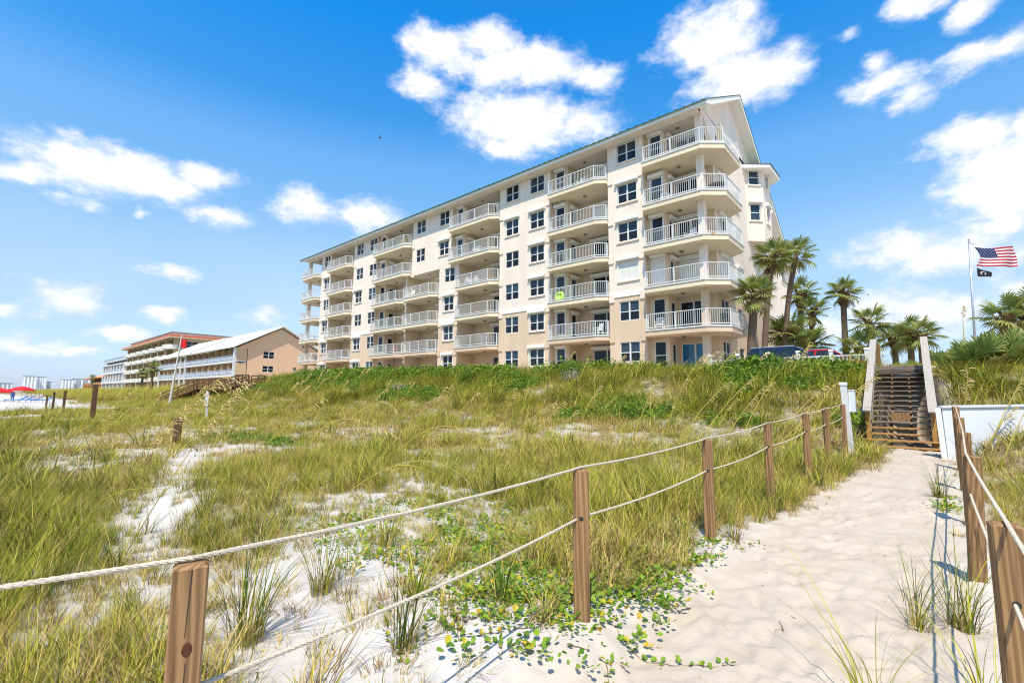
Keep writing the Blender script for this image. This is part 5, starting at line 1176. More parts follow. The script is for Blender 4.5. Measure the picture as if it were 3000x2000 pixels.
far_src = [blades(44, .50, .22, .22, .0148, (.55, .27, .32), 21, 3, .7), blades(44, .46, .24, .25, .0142, (.45, .28, .42), 22, 3, .8), blades(38, .56, .22, .25, .0148, (.62, .24, .28), 23, 3, .7), blades(42, .40, .25, .2, .0142, (.38, .28, .5), 24, 3, .8),
           blades(46, .36, .25, .3, .0142, (.24, .22, .6), 25, 3, .9), blades(44, .40, .25, .25, .0142, (.34, .26, .5), 26, 3, .9), blades(40, .32, .26, .3, .0142, (.14, .14, .7), 27, 3, 1.0),
           blades(42, .58, .22, .4, .0148, (.50, .2, .2), 28, 3, .8), blades(42, .54, .23, .45, .0148, (.46, .2, .25), 29, 3, .85), blades(40, .64, .2, .4, .0155, (.56, .2, .2), 30, 3, .8),
           blades(42, .60, .22, .4, .0155, (.78, .2, .14), 31, 3, .8), blades(38, .66, .2, .4, .0142, (.84, .16, .1), 32, 3, .8), blades(42, .52, .23, .35, .0155, (.72, .22, .18), 33, 3, .8)]
FC = source('far_tuft', [np_mesh('far_tuft_blades', *b, GRASS) for b in far_src])
def pick_kind(u, v, g):
    """Which sort of tuft grows where: greener on the dune face and at the far left, straw and olive in the middle."""
    n = fbm(u*.35+7, v*.35+2, 3)+g.normal(0, .22, len(u)); dune = ss(13, 17, v); leftf = ss(-14, -24, u)*ss(13, 9, v); nearleft = ss(-3.2, -4.4, u+.45*(v-.5))*ss(3.0, 1.5, v)
    a = g.random(len(u)); out = g.integers(0, 4, len(u))
    straw = a < np.clip(.66-1.5*n-.40*dune-.12*leftf-.15*nearleft, .05, .75); out = np.where(straw, 4+g.integers(0, 3, len(u)), out)
    yel = (~straw) & (g.random(len(u)) < .15+.5*leftf+.45*dune); out = np.where(yel, 7+g.integers(0, 3, len(u)), out)
    grn = (~straw) & (g.random(len(u)) < np.clip(.06+.9*n*(.3+dune)+.2*dune+.38*nearleft, 0, .8)); return np.where(grn, 10+g.integers(0, 3, len(u)), out)
def cast(u, v):
    return np.array([gzz(a, b) for a, b in zip(u, v)])
def in_view(u, v, m=1.5):
    x = u*rt.x+v*rt.y; y = u*fh.x+v*fh.y
    return (y > -.3) & (np.abs(x) < y*1.09+m)
g = np.random.default_rng(21)
def throw(n, ulim, vlim, keep):
    u = g.uniform(*ulim, n); v = g.uniform(*vlim, n); k = in_view(u, v) & (g.random(n) < keep(u, v)); return u[k], v[k]
# near field
u, v = throw(27000, (-12, 2.6), (-1.6, 11), lambda u, v: density(u, v)*ss(12.5, 9.5, np.hypot(u, v))*.84)
k = np.hypot(u, v) > 1.05; u, v = u[k], v[k]
eu = g.uniform(-5.6, -1.9, 210); ev = g.uniform(-.15, 1.25, 210); k = in_view(eu, ev) & (np.hypot(eu+1.72, ev-.47) > .22) & ~((eu > -3.4) & (ev > .75)); u = np.concatenate([u, eu[k]]); v = np.concatenate([v, ev[k]])
foot = np.maximum(.34, .53+.5*fbm(u*.8, v*.8, 2))
tall = 1+.05*np.where((u < -2) & (v < 1.0), 1, 0)*ss(-1.5, -3, u)
scatter('dune_grass', GC, np.stack([u, v, cast(u, v)-.01], 1), WIND+g.normal(0, 2.2, len(u)), foot*tall*g.uniform(.5, 1.3, len(u)), pick_kind(u, v, g), g.normal(0, .16, (len(u), 2)))
n_near = len(u)
u = np.concatenate([g.uniform(-6.5, -1.95, 230), g.uniform(-1.7, -1.3, 26), g.uniform(-.1, .4, 26)]); v = np.concatenate([g.uniform(.7, 4.2, 230), g.uniform(4, 13, 26), g.uniform(5.5, 14, 26)]); k = in_view(u, v) & (np.hypot(u, v) > 1.6); u, v = u[k], v[k]
scatter('dead_grass', GC, np.stack([u, v, cast(u, v)-.01], 1), g.uniform(0, 6.28, len(u)), g.uniform(.25, .62, len(u)), 4+g.integers(0, 3, len(u)), g.normal(0, .3, (len(u), 2)))
# far field and dune face
u1, v1 = throw(48000, (-30, 9), (-2, 28.6), lambda u, v: density(u, v)*ss(8.5, 11.0, np.hypot(u, v))*(.52+.08*ss(11, 14, v)))
u2, v2 = throw(42000, (-75, -28), (-2, 30), lambda u, v: density(u, v)*.42)
u = np.concatenate([u1, u2]); v = np.concatenate([v1, v2]); k = ~((np.abs(u+.9) < .8) & (v > 16) & (v < 24.5)); u, v = u[k], v[k]
zz = terr(u, v)-.02; far = np.hypot(u, v)
ridge_in = ss(16, 20, v)
scatter('far_dune_grass', FC, np.stack([u, v, zz], 1), WIND+g.normal(0, 1.5, len(u)), (.54+.6*fbm(u*.7, v*.7, 3))*g.uniform(.5, 1.3, len(u))*(1+.15*ss(20, 50, far))*(1+.4*ss(12, 16, v))*(1-.42*ss(-11.5, -10, u)*ss(21.5, 24, v)), pick_kind(u, v, g), g.normal(0, .16, (len(u), 2)))
# grass on the low dunes further down the beach, towards the inn and the restaurant
u = -75-g.random(5200)**1.4*330; v = 9+.03*(-u-75)+g.random(5200)*(21+.02*(-u)); k = in_view(u, v); u, v = u[k], v[k]
scatter('distant_dune_grass', FC, np.stack([u, v, terr(u, v)-.05], 1), WIND+g.normal(0, .8, len(u)), g.uniform(1.3, 2.6, len(u)), g.integers(4, 10, len(u)))
print('grass', n_near, len(far))

# broad-leaved scrub over the dune crest: clumps of small leaves
def leafclump(n, rx, rz, leaf, tone, seed, flat=.0):
    g_ = np.random.default_rng(seed); d = g_.normal(0, 1, (n, 3)); d /= np.linalg.norm(d, axis=1)[:, None]; rr = g_.random(n)**.45
    lump = 1+.3*np.sin(d[:, 0]*4+seed)*np.cos(d[:, 1]*5); p = d*rr[:, None]*np.array([rx, rx, rz])*lump[:, None]; p[:, 2] = np.abs(p[:, 2])*(1-flat)
    nrm = d*.6+g_.normal(0, .5, (n, 3))+np.array([0, 0, .5]); nrm /= np.linalg.norm(nrm, axis=1)[:, None]
    a = np.cross(nrm, g_.normal(0, 1, (n, 3))); a /= np.linalg.norm(a, axis=1)[:, None]; b = np.cross(nrm, a); s = (leaf*g_.uniform(.6, 1.3, n))[:, None]
    V = np.stack([p-a*s, p+b*s*.5, p+a*s, p-b*s*.5], 1).reshape(-1, 3); F = np.arange(4*n).reshape(n, 4); T = np.repeat(np.clip(g_.normal(tone[0], tone[1], n), 0, 1), 4); return V, F, T
SC = source('scrub', [np_mesh('scrub_leaves', *leafclump(240, .42, .42, .055, (.55+.12*i, .2), 40+i), SHRUB) for i in range(4)])
u = np.concatenate([g.uniform(-52, -1.8, 2100), g.uniform(-11, -2, 420), g.uniform(.9, 3.2, 60), g.uniform(-50, -1.9, 520)]); v = np.concatenate([16.5+8.5*g.random(2100)**.7, g.uniform(14.5, 24, 420), g.uniform(17, 24, 60), g.uniform(22.8, 26, 520)])
pn_ = fbm(u*.22+3, v*.30, 3); k = (g.random(len(u)) < np.maximum(ss(-.10, .22, pn_)*.9, .85*ss(22.6, 23.6, v)*ss(-.20, .12, fbm(u*.45+9, v*.3, 2)))) & in_view(u, v) & ~((np.abs(u+.9) < 1.0) & (v > 16)) & ~((u > -10.8) & (v > 22.4)); u, v = u[k], v[k]
scatter('dune_scrub', SC, np.stack([u, v, terr(u, v)-.04], 1), g.uniform(0, 6.28, len(u)), g.uniform(.7, 1.25, len(u))*(1+.65*ss(20.5, 22.5, v)), g.integers(0, 4, len(u)))
# low leafy patch in the middle of the left field
u = g.normal(-15.2, 1.3, 90); v = g.normal(5.8, .8, 90); scatter('creeping_green_patch', SC, np.stack([u, v, terr(u, v)-.05], 1), g.uniform(0, 6.28, 90), g.uniform(.35, .6, 90), g.integers(1, 4, 90))
def shrub(name, u, v, r, h, tone, lab, n=1500, seed=1, leaf=.05, cat='shrub', mtl=None):
    t = thing(name, lab, cat, (u, v, gz(u, v)))
    V = []; F = []; T = []; gg = np.random.default_rng(seed); b = 0
    for k in range(7):
        a = gg.uniform(0, 6.28); q = gg.uniform(0, .55)*r; Vv, Ff, Tt = leafclump(n//7, r*.55, h*.62, leaf, (tone, .18), seed*10+k); Vv = Vv+np.array([q*math.cos(a), q*math.sin(a), gg.uniform(.1, .35)*h]); V.append(Vv); F.append(Ff+b); T.append(Tt); b += len(Vv)
    o = bpy.data.objects.new('foliage', np_mesh('foliage', np.concatenate(V), np.concatenate(F), np.concatenate(T), mtl or SHRUB)); COL.objects.link(o); o.parent = t
    m = MB()
    for k in range(5): a = k*1.26+seed; m.tube([(0, 0, -.1), (.25*r*math.cos(a), .25*r*math.sin(a), h*.35), (.5*r*math.cos(a), .5*r*math.sin(a), h*.75)], [.03, .02, .008], 5)
    m.build('stem', BARK, t, local=True); return t
shrub('green_shrub', -14.6, 21.2, 1.0, 1.25, .8, 'rounded dark green shrub on the dune crest below the corner balconies', 2400, 3)
shrub('pale_shrub', -14.1, 20.4, .65, .8, .2, 'pale grey-green shrub at the foot of the rounded dark one', 900, 4, .035, mtl=leafmat('grey_leaves', [(0, (.42, .40, .28)), (1, (.22, .25, .16))]))
shrub('green_shrub', -22.2, 20.6, .75, 1.3, .75, 'upright green shrub on the dune below the windows in the middle', 1500, 5)
shrub('green_shrub', -43.5, 21.0, .9, 1.0, .85, 'dark green shrub at the left end of the dune crest below the far corner', 1400, 6)
shrub('green_shrub', -48.5, 22.5, 1.1, 1.3, .85, 'bushy dark green shrub beside the top of the timber walkover', 1500, 7)
shrub('green_shrub', -58.0, 22.0, 1.0, 1.1, .85, 'low green shrub in front of the inn, left of the walkover', 1000, 8)
shrub('grey_scrub', -26.6, 18.6, .8, .6, .3, 'silvery low scrub spreading on the dune face left of the middle windows', 900, 9, .035, mtl=MATS['grey_leaves'])

# ------------------------------------------------------------------ creeping vine on the sand in front
def vleaf(m, T, p, d, s, tone, up):
    """Thick folded oval leaf on a short stalk."""
    d = d.normalized(); sd = d.cross(up).normalized(); k = len(m.v)
    pts = [p, p+d*s*.35+sd*s*.36+up*s*.10, p+d*s*.8+sd*s*.34+up*s*.12, p+d*s*1.0+up*s*.02, p+d*s*.8-sd*s*.34+up*s*.12, p+d*s*.35-sd*s*.36+up*s*.10, p+d*s*.5-up*s*.02]
    m.v += [tuple(q) for q in pts]; m.f += [(k, k+1, k+6), (k+1, k+2, k+6), (k+2, k+3, k+6), (k+3, k+4, k+6), (k+4, k+5, k+6), (k+5, k, k+6)]; T += [tone]*7
vr = random.Random(12)
leaf_meshes = []
for i in range(6):
    m = MB(); T = []; vleaf(m, T, Vector((0, 0, 0)), Vector((1, 0, .15+.12*i)), 1.0, (.75, .85, .6, .7, .3, .08)[i], Vector((0, vr.uniform(-.25, .25), 1)).normalized()); m.t = T; leaf_meshes.append(m.mesh('vine_leaf', VINE))
def vine_sprig(n, seed):
    r_ = random.Random(seed); m = MB(); T = []
    for i in range(n):
        a = r_.uniform(0, 6.28); q = r_.uniform(0, .16); vleaf(m, T, Vector((q*math.cos(a), q*math.sin(a), r_.uniform(.004, .036))), Vector((math.cos(a+r_.gauss(0, .8)), math.sin(a+r_.gauss(0, .8)), r_.uniform(-.1, .9))), r_.uniform(.032, .058), min(1, max(0, r_.gauss(.68, .2) if r_.random() < .82 else r_.uniform(0, .3))), Vector((r_.gauss(0, .35), r_.gauss(0, .35), 1)).normalized())
    m.t = T; return m.mesh('vine_sprig', VINE)
VC = source('sprig', [vine_sprig(10+2*i, 60+i) for i in range(5)])
pu, pv, n_ = [], [], 0
for (cu_, cv_, ru, rv, n) in ((-2.3, 3.2, .55, .6, 120), (-2.95, 3.1, .55, .5, 90), (-3.5, 3.25, .5, .45, 70), (-1.95, 3.75, .35, .55, 80), (-2.35, 4.6, .5, .5, 50), (-2.25, 2.5, .4, .3, 36), (-4.3, 2.6, .5, .35, 26), (-1.85, 3.1, .28, .5, 40), (-3.3, 4.4, .9, .7, 110), (-4.6, 3.9, .7, .6, 50), (-2.7, 5.3, .5, .6, 40), (-4.9, 2.9, .5, .4, 18), (-.05, 8.9, .12, .5, 16), (-1.95, 11.2, .2, .8, 40)):
    pu += list(g.normal(cu_, ru*.8, int(n*1.3))); pv += list(g.normal(cv_, rv*.8, int(n*1.3)))
pu = np.array(pu); pv = np.array(pv); k = ((pu < -1.45) | (pu > -.2)); pu, pv = pu[k], pv[k]
scatter('creeping_vine', VC, np.stack([pu, pv, cast(pu, pv)], 1), g.uniform(0, 6.28, len(pu)), g.uniform(.5, 1.0, len(pu)), g.integers(0, 5, len(pu)))
# separate runners out on the open sand, leaf by leaf
runs = [((-2.55, 2.05), 1.9, 9, 'vine runner with bright leaves beside the twin rope shadow'), ((-2.05, 1.95), 2.6, 9, 'vine runner nearest the bottom edge in the middle of the sand'), ((-1.95, 2.55), -.9, 10, 'vine runner trailing from the foot of the reddish brown post'), ((-1.7, 2.75), .6, 9, 'vine runner with orange old leaves in front of the reddish brown post'), ((-1.62, 3.5), 1.4, 11, 'vine runner reaching out onto the footpath sand right of the reddish brown post'), ((-2.7, 2.35), 3.0, 8, 'vine runner left of the standing tuft on the open sand'), ((-3.25, 2.35), 2.6, 8, 'short vine runner under the lower rope, left of the dark tuft'), ((-2.3, 1.72), 2.9, 7, 'vine runner in the bottom middle, close to the dark tuft'), ((-1.66, 2.35), 1.2, 8, 'small vine runner on the bare sand right of the rope shadow'), ((-3.85, 2.35), .3, 8, 'vine runner across the sand below the middle of the upper rope')]
for (p, a, n, lab) in runs:
    t = thing('vine_runner', lab, 'vine', (p[0], p[1], gzz(*p)), 'vine runners on the open sand'); st = []; x, y = p
    for i in range(n+7):
        st.append((x-p[0], y-p[1], gzz(x, y)-gzz(*p)+.002+.006*math.sin(i*1.7))); 
        for s in (1, -1):
            if vr.random() < .72:
                sc_ = vr.uniform(.024, .044); o = bpy.data.objects.new('leaf', leaf_meshes[vr.choices(range(6), (4, 4, 3, 3, 2, 1))[0]]); COL.objects.link(o); o.parent = t; o.location = (x-p[0]+vr.uniform(-.01, .01), y-p[1]+vr.uniform(-.01, .01), gzz(x, y)-gzz(*p)+.008); o.rotation_euler = (vr.gauss(0, .2), vr.gauss(-.1, .25), a+s*vr.uniform(.5, 1.7)); o.scale = (sc_,)*3
        a += vr.gauss(0, .35); x += .055*math.cos(a); y += .055*math.sin(a)
    MB().tube(st, .0026, 5).build('runner_stem', mat('vine_stem', (.20, .13, .06), .7), t, local=True)

# ------------------------------------------------------------------ single tufts standing on the sand
tf = [(-3.24, 1.23, .62, 70, .82, 'dense dark green tuft right of the knotty near post'), (-2.43, 1.79, .50, 46, .78, 'tall slim tuft with curled dead blades at its base on the open sand, bottom middle'), (-3.86, 2.62, .44, 40, .62, 'narrow upright tuft between the two ropes left of the middle'),
      (-2.34, 2.53, .40, 22, .85, 'sparse upright tuft among vine leaves left of the reddish brown post'), (-2.99, 2.61, .30, 36, .5, 'low brownish tuft just under the lower rope in the vines'), (-2.86, 2.21, .32, 38, .48, 'yellowish tuft under the lower rope beside the slim tuft'), (-2.50, 3.19, .34, 34, .6, 'tuft with brown base close behind the reddish brown post'),
      (-3.49, 1.83, .52, 44, .7, 'tuft with straw base between the ropes, right of the dense dark one'), (-4.77, 1.89, .42, 40, .7, 'tuft right below the upper rope over the bare sand strip'), (-1.62, 6.55, .42, 22, .7, 'thin tuft at the path edge in front of the third rope post'), (-1.62, 5.1, .45, 26, .7, 'tuft with trailing blades at the foot of the third rope post'),
      (-.22, 4.25, .42, 26, .72, 'tuft with reddish base on the right of the path, left one of a pair'), (.0, 4.45, .55, 44, .74, 'full green tuft on the right of the path, right one of a pair'), (-.12, 9.4, .5, 40, .7, 'tuft leaning over the right path edge by the rope shadows'), (-6.62, 1.95, .5, 44, .7, 'dark tuft in the bare sand strip on the left'), (-1.7, 6.2, .35, 30, .55, 'short tuft with brown blades left of the path between third and fourth posts'),
      (-.28, 4.75, .36, 5, .7, 'few single blades standing up from the sand right of the path')]
for i, (u, v, h, n, tn, lab) in enumerate(tf):
    V, F, T = blades(int(n*1.3), h*1.15, .045+.0008*n, .08, .0058, (tn+.06, .12, .22), 300+i, 6, .45, 0, .28)
    V2, F2, T2 = blades(max(6, int(n*1.1)), h*.62, .055, .02, .004, (.05, .08, .3), 400+i, 7, 1.2, .9, .4)
    t = thing('grass_tuft', lab, 'grass tuft', (u, v, gzz(u, v)), 'grass tufts standing on the open sand')
    o = bpy.data.objects.new('green_blades', np_mesh('green_blades', V, F, T, GRASS)); COL.objects.link(o); o.parent = t; o.rotation_euler = (0, 0, WIND)
    o = bpy.data.objects.new('dead_blades', np_mesh('dead_blades', V2, F2, T2, GRASS)); COL.objects.link(o); o.parent = t; o.rotation_euler = (0, 0, WIND+1)
# long blades arching in from the bottom edge
for i, (u, v, h, n, a, lab) in enumerate([(-.36, 2.93, .62, 30, 2.4, 'spray of long thin blades arching in from the bottom edge of the path'), (.04, 3.45, .55, 26, 1.6, 'green blades in front of the large right post at the bottom edge')]):
    V, F, T = blades(n, h, .08, .30, .0048, (.66, .14, .15), 500+i, 9, .75, 0, .3); t = thing('grass_tuft', lab, 'grass tuft', (u, v, gzz(u, v)))
    o = bpy.data.objects.new('green_blades', np_mesh('green_blades', V, F, T, GRASS)); COL.objects.link(o); o.parent = t; o.rotation_euler = (0, 0, WIND+a)
# bits of dead plant, twigs and seeds lying on the sand
tw = []
for i in range(5):
    V, F, T = blades(3+i, .05, .02, .2, .006, (.02, .04, .2), 600+i, 3, 1.2, .8); tw.append(np_mesh('debris', V, F, T, GRASS))
DC = source('debris', tw); u = np.concatenate([g.uniform(-1.75, .4, 260), g.uniform(-6, -1.5, 420)]); v = np.concatenate([.8+14*g.random(260)**1.6, g.uniform(.5, 6, 420)])
scatter('sand_debris', DC, np.stack([u, v, cast(u, v)+.004], 1), g.uniform(0, 6.28, len(u)), .3+1.5*g.random(len(u))**2.5, g.integers(0, 5, len(u)), g.normal(0, .5, (len(u), 2)))

# ------------------------------------------------------------------ sea oats
def sea_oat(base, tip, hf, lab, mid=None, n=46, group=None, seed=0, w=.0045, fat=1.0):
    r_ = random.Random(seed); b = Vector((base[0], base[1], gzz(base[0], base[1])-.05)); tp = Vector(tip)
    t = thing('sea_oat', lab, 'sea oat', tuple(b), group); L_ = (tp-b).length
    c1 = Vector(mid)*1.0 if mid else b.lerp(tp, .5)+Vector((0, 0, .10*L_))
    if mid: c1 = c1*2-(b+tp)/2
    P = lambda s: b*(1-s)**2+c1*2*s*(1-s)+tp*s*s
    far = (b-Vector((0, 0, 1.5))).length; w = max(w, .00095*far)
    m = MB(); k = 16; pts = [P(i/k)-b for i in range(k+1)]; m.tube(pts, [w*(1-.75*i/k) for i in range(k+1)], 5); m.t = [.2+.5*(i//5)/k for i in range(len(m.v))]; m.build('stem', OATSTEM, t, local=True)
    for q in range(2): # long thin leaves low on the stem
        lm = MB(); s0 = .12+.2*q; a = P(s0)-b; d = (P(s0+.1)-P(s0)).normalized(); off = (rt*(.5 if q else -.2)+fh*r_.uniform(-.3, .3)); pp = [a+d*(x*.3*L_)+off*(x*x*.28*L_)-Vector((0, 0, .18*L_*x*x)) for x in np.linspace(0, 1, 7)]; lm.tube(pp, [max(.004, w*.9)*(1-x)+.0006 for x in np.linspace(0, 1, 7)], 4); lm.t = [.62]*len(lm.v); lm.build('blade', GRASS, t, local=True)
    h = MB(); T = []
    sz = max(.019, .0027*far)*fat; nb_ = n//4
    for i in range(nb_):
        s = 1-hf+hf*(i+.5)/nb_; p = P(s)-b; d = (P(min(1, s+.02))-P(s-.02)).normalized(); tap = .35+.65*math.sin(math.pi*min(1, .25+.75*(1-i/nb_)))
        sd = (rt*r_.uniform(-.15, .8)+fh*r_.uniform(-.8, .8)).normalized(); bl = hf*L_*.20*tap*r_.uniform(.7, 1.25); q = p; dr2 = (d*.75+sd*.45).normalized()
        for e in range(5):
            q2 = q+dr2*(bl/5); n_ = dr2.cross(sd).normalized()*max(.0011, w*.22); k0 = len(h.v); h.v += [tuple(q-n_), tuple(q+n_), tuple(q2+n_), tuple(q2-n_)]; h.f.append((k0, k0+1, k0+2, k0+3)); T += [.15]*4
            q = q2; dr2 = (dr2-Vector((0, 0, .30))+sd*.05).normalized()
            if e == 0: continue
            ax = (dr2+Vector((r_.uniform(-.35, .35), r_.uniform(-.35, .35), r_.uniform(-.5, .1)))).normalized(); la = ax.cross(fh+sd*.5).normalized(); L2 = sz*r_.uniform(.9, 1.35); W2 = sz*r_.uniform(.26, .40); tn = r_.uniform(0, 1); up = ax.cross(la)
            k0 = len(h.v); h.v += [tuple(q-ax*L2*.5), tuple(q+la*W2), tuple(q+ax*L2), tuple(q-la*W2), tuple(q+up*W2*.6)]; h.f += [(k0, k0+1, k0+4), (k0+1, k0+2, k0+4), (k0+2, k0+3, k0+4), (k0+3, k0, k0+4)]; T += [tn]*5
    h.t = T; h.build('seed_head', OATHEAD, t, local=True)['kind'] = 'stuff'; return t
G1 = 'sea oat stalks over the left field'; G2 = 'sea oat stalks on the dune face by the stairs'; G3 = 'sea oat stalks on the dune crest'
OATS = [(-5.59, .46, -4.36, 1.31, 1.62, .42, 'tallest sea oat, its long golden head crossing in front of the walkover', 150, G1), (-5.83, 1.05, -4.86, 1.66, 1.59, .34, 'second tall sea oat, right of the tallest one, its head beside the white notice board', 120, G1), (-13.49, 4.18, -12.78, 4.61, 1.33, .3, 'sea oat with a pale whitish head right of the two tall ones', 40, G1), (-13.15, 5.1, -11.88, 6.04, 1.38, .42, 'leaning sea oat with a straw head left of the middle of the field', 46, G1), (-11.62, 1.55, -11.25, 1.69, 1.16, .4, 'upright green-gold sea oat left of the two tall ones', 36, G1),
 (-7.85, 8.1, -7.33, 8.33, 1.65, .4, 'slim sea oat leaning right in the middle of the field, first of three close together', 40, G1), (-9.05, 9.74, -7.9, 10.6, 1.31, .5, 'long drooping sea oat in the middle of the field, lowest of three close together', 50, G1), (-7.89, 9.37, -7.11, 9.9, 1.34, .45, 'sea oat in the middle of the field, rightmost of three close together', 46, G1), (-13.94, 10.85, -13.24, 11.25, 1.8, .5, 'sea oat standing before the dune foot left of the middle', 40, G1), (-12.02, 7.69, -11.54, 8.01, .91, .5, 'short sea oat with a bent pale head left of the middle', 36, G1), (-8.24, 11.14, -7.75, 11.45, 1.11, .4, 'short sea oat right of the three in the middle', 34, G1),
 (-5.8, 10.95, -5.26, 11.22, 1.81, .45, 'tall bowed sea oat above the third rope post', 40, G2), (-5.93, 13.22, -5.39, 13.48, 2.01, .35, None, 36, G2), (-4.82, 11.3, -3.8, 11.99, 1.85, .4, None, 44, G2), (-4.88, 13.26, -3.82, 13.99, 1.98, .4, None, 46, G2), (-4.16, 12.65, -3.29, 13.21, 1.79, .4, None, 40, G2), (-4.1, 14.15, -3.45, 14.53, 1.91, .4, None, 40, G2), (-4.86, 14.27, -4.37, 14.59, 1.49, .5, None, 34, G2), (-3.28, 14.61, -2.3, 15.3, 1.83, .35, None, 40, G2), (-2.83, 16.25, -2.24, 16.62, 1.95, .4, None, 36, G2),
 (-2.54, 15.43, -1.34, 16.3, 2.07, .4, 'sea oat whose head hangs over the left handrail of the stairs', 46, G2), (-2.16, 14.84, -1.47, 15.25, 1.82, .4, 'sea oat with its head right behind the white capped post', 40, G2), (-2.97, 11.91, -2.05, 12.58, 1.24, .4, 'low sea oat leaning towards the fifth rope post', 40, G2),
 (.30, 15.77, .52, 15.68, 2.21, .42, 'upright sea oat with a feathery head above the left end of the white wall', 70, 'sea oats by the white wall'), (.59, 14.6, 1.44, 15.1, 2.13, .35, 'sea oat arching up beyond the right edge in front of the white wall', 60, 'sea oats by the white wall'), (.77, 13.5, 1.36, 13.83, 1.57, .35, 'low sea oat at the right edge with its head across the wall top', 50, 'sea oats by the white wall'), (.48, 14.5, 1.17, 14.95, 1.35, .3, 'dark headed sea oat leaning across the white wall', 40, 'sea oats by the white wall'),
 (-18.76, 11.12, -17.8, 11.79, 1.73, .4, None, 40, G1), (-28.61, 12.1, -27.39, 12.95, 1.97, .4, None, 40, G1), (-9.63, 14.44, -9.0, 14.82, 1.87, .4, None, 36, G1), (-15.2, 13.42, -14.38, 13.98, 1.61, .4, None, 36, G1),
 (-7.92, 19.42, -7.2, 19.87, 3.22, .5, None, 36, G3), (-7.01, 19.98, -6.08, 20.6, 3.49, .45, None, 40, G3), (-8.03, 20.47, -7.08, 21.14, 3.45, .45, None, 40, G3), (-12.36, 21, -11.64, 21.46, 3.55, .4, None, 34, G3), (-10.45, 20.17, -10.12, 20.25, 3.55, .4, None, 30, G3), (-4.29, 20.02, -3.53, 20.48, 3.46, .4, None, 36, G3), (-6.05, 21.24, -5.24, 21.81, 3.39, .5, None, 36, G3), (-4.88, 20.62, -4.13, 21.15, 3.15, .5, None, 36, G3),
 (-42.29, 13.35, -40.55, 14.62, 2.37, .4, None, 36, G1), (-35.55, 8.93, -34.47, 9.64, 1.95, .4, None, 36, G1), (-31.84, 4.88, -31.09, 5.34, 1.49, .4, None, 34, G1), (-23.51, 4.58, -22.91, 4.9, 1.5, .4, None, 34, G1)]
orr = random.Random(31)
for i in range(24):
    u = orr.uniform(-44, -2.5); v = orr.uniform(19.5, 24.5) if i < 14 else orr.uniform(12, 18); z = gz(u, v); h = orr.uniform(1.0, 1.55); l_ = orr.uniform(.35, .8)
    OATS.append((u, v, u+rt.x*l_, v+rt.y*l_, z+h*.85, .42, None, 26, G3 if i < 14 else G1))
OW = ['first', 'second', 'third', 'fourth', 'fifth', 'sixth', 'seventh', 'eighth', 'ninth', 'tenth', 'eleventh', 'twelfth', 'thirteenth', 'fourteenth', 'fifteenth', 'sixteenth', 'seventeenth', 'eighteenth', 'nineteenth', 'twentieth', 'twenty-first', 'twenty-second', 'twenty-third', 'twenty-fourth', 'twenty-fifth']
for gp, fm in ((G1, 'sea oat stalk in the open field grass, %s from the left'), (G2, 'sea oat leaning right on the dune face, %s from the white capped post'), (G3, 'sea oat on the dune crest below the building, %s from the stairs')):
    key = lambda i: math.atan2(OATS[i][0], OATS[i][1])*(1 if gp == G1 else -1); ids = sorted([i for i, o in enumerate(OATS) if o[6] is None and o[8] == gp], key=key)
    for k, i in enumerate(ids): OATS[i] = OATS[i][:6]+(fm % OW[k],)+OATS[i][7:]
for i, (bu, bv, tu, tv, tz, hf, lab, n, gp) in enumerate(OATS): sea_oat((bu, bv), (tu, tv, tz), hf, lab, None, n, gp, i, .0045, 1.0)
for i, (b, m_, tp, lab) in enumerate([((-6.08, 3.43), (-5.31, 4.07, .62), (-4.75, 4.6, .24), 'golden sea oat bent over in an arch behind the upper rope'), ((-7.91, 5.3), (-7.15, 5.89, .9), (-6.52, 6.47, .60), 'arching sea oat with a pale head in the middle of the field'), ((-19.39, 11), (-18.35, 11.83, 1.15), (-17.82, 12.37, .75), 'sea oat nodding right on the upper part of the field'), ((-11.48, 5.48), (-10.82, 5.96, .9), (-9.8, 6.93, .45), 'long arched sea oat stem left of the middle')]): sea_oat(b, tp, .38, lab, m_, 50, G1, 70+i)
u, v = .72, 24.0; sea_oat((u, v), (u+.10, v+.1, gz(u, v)+2.15), .22, 'thin dark grass stalk against the sky above the palmettos', None, 30, None, 170)

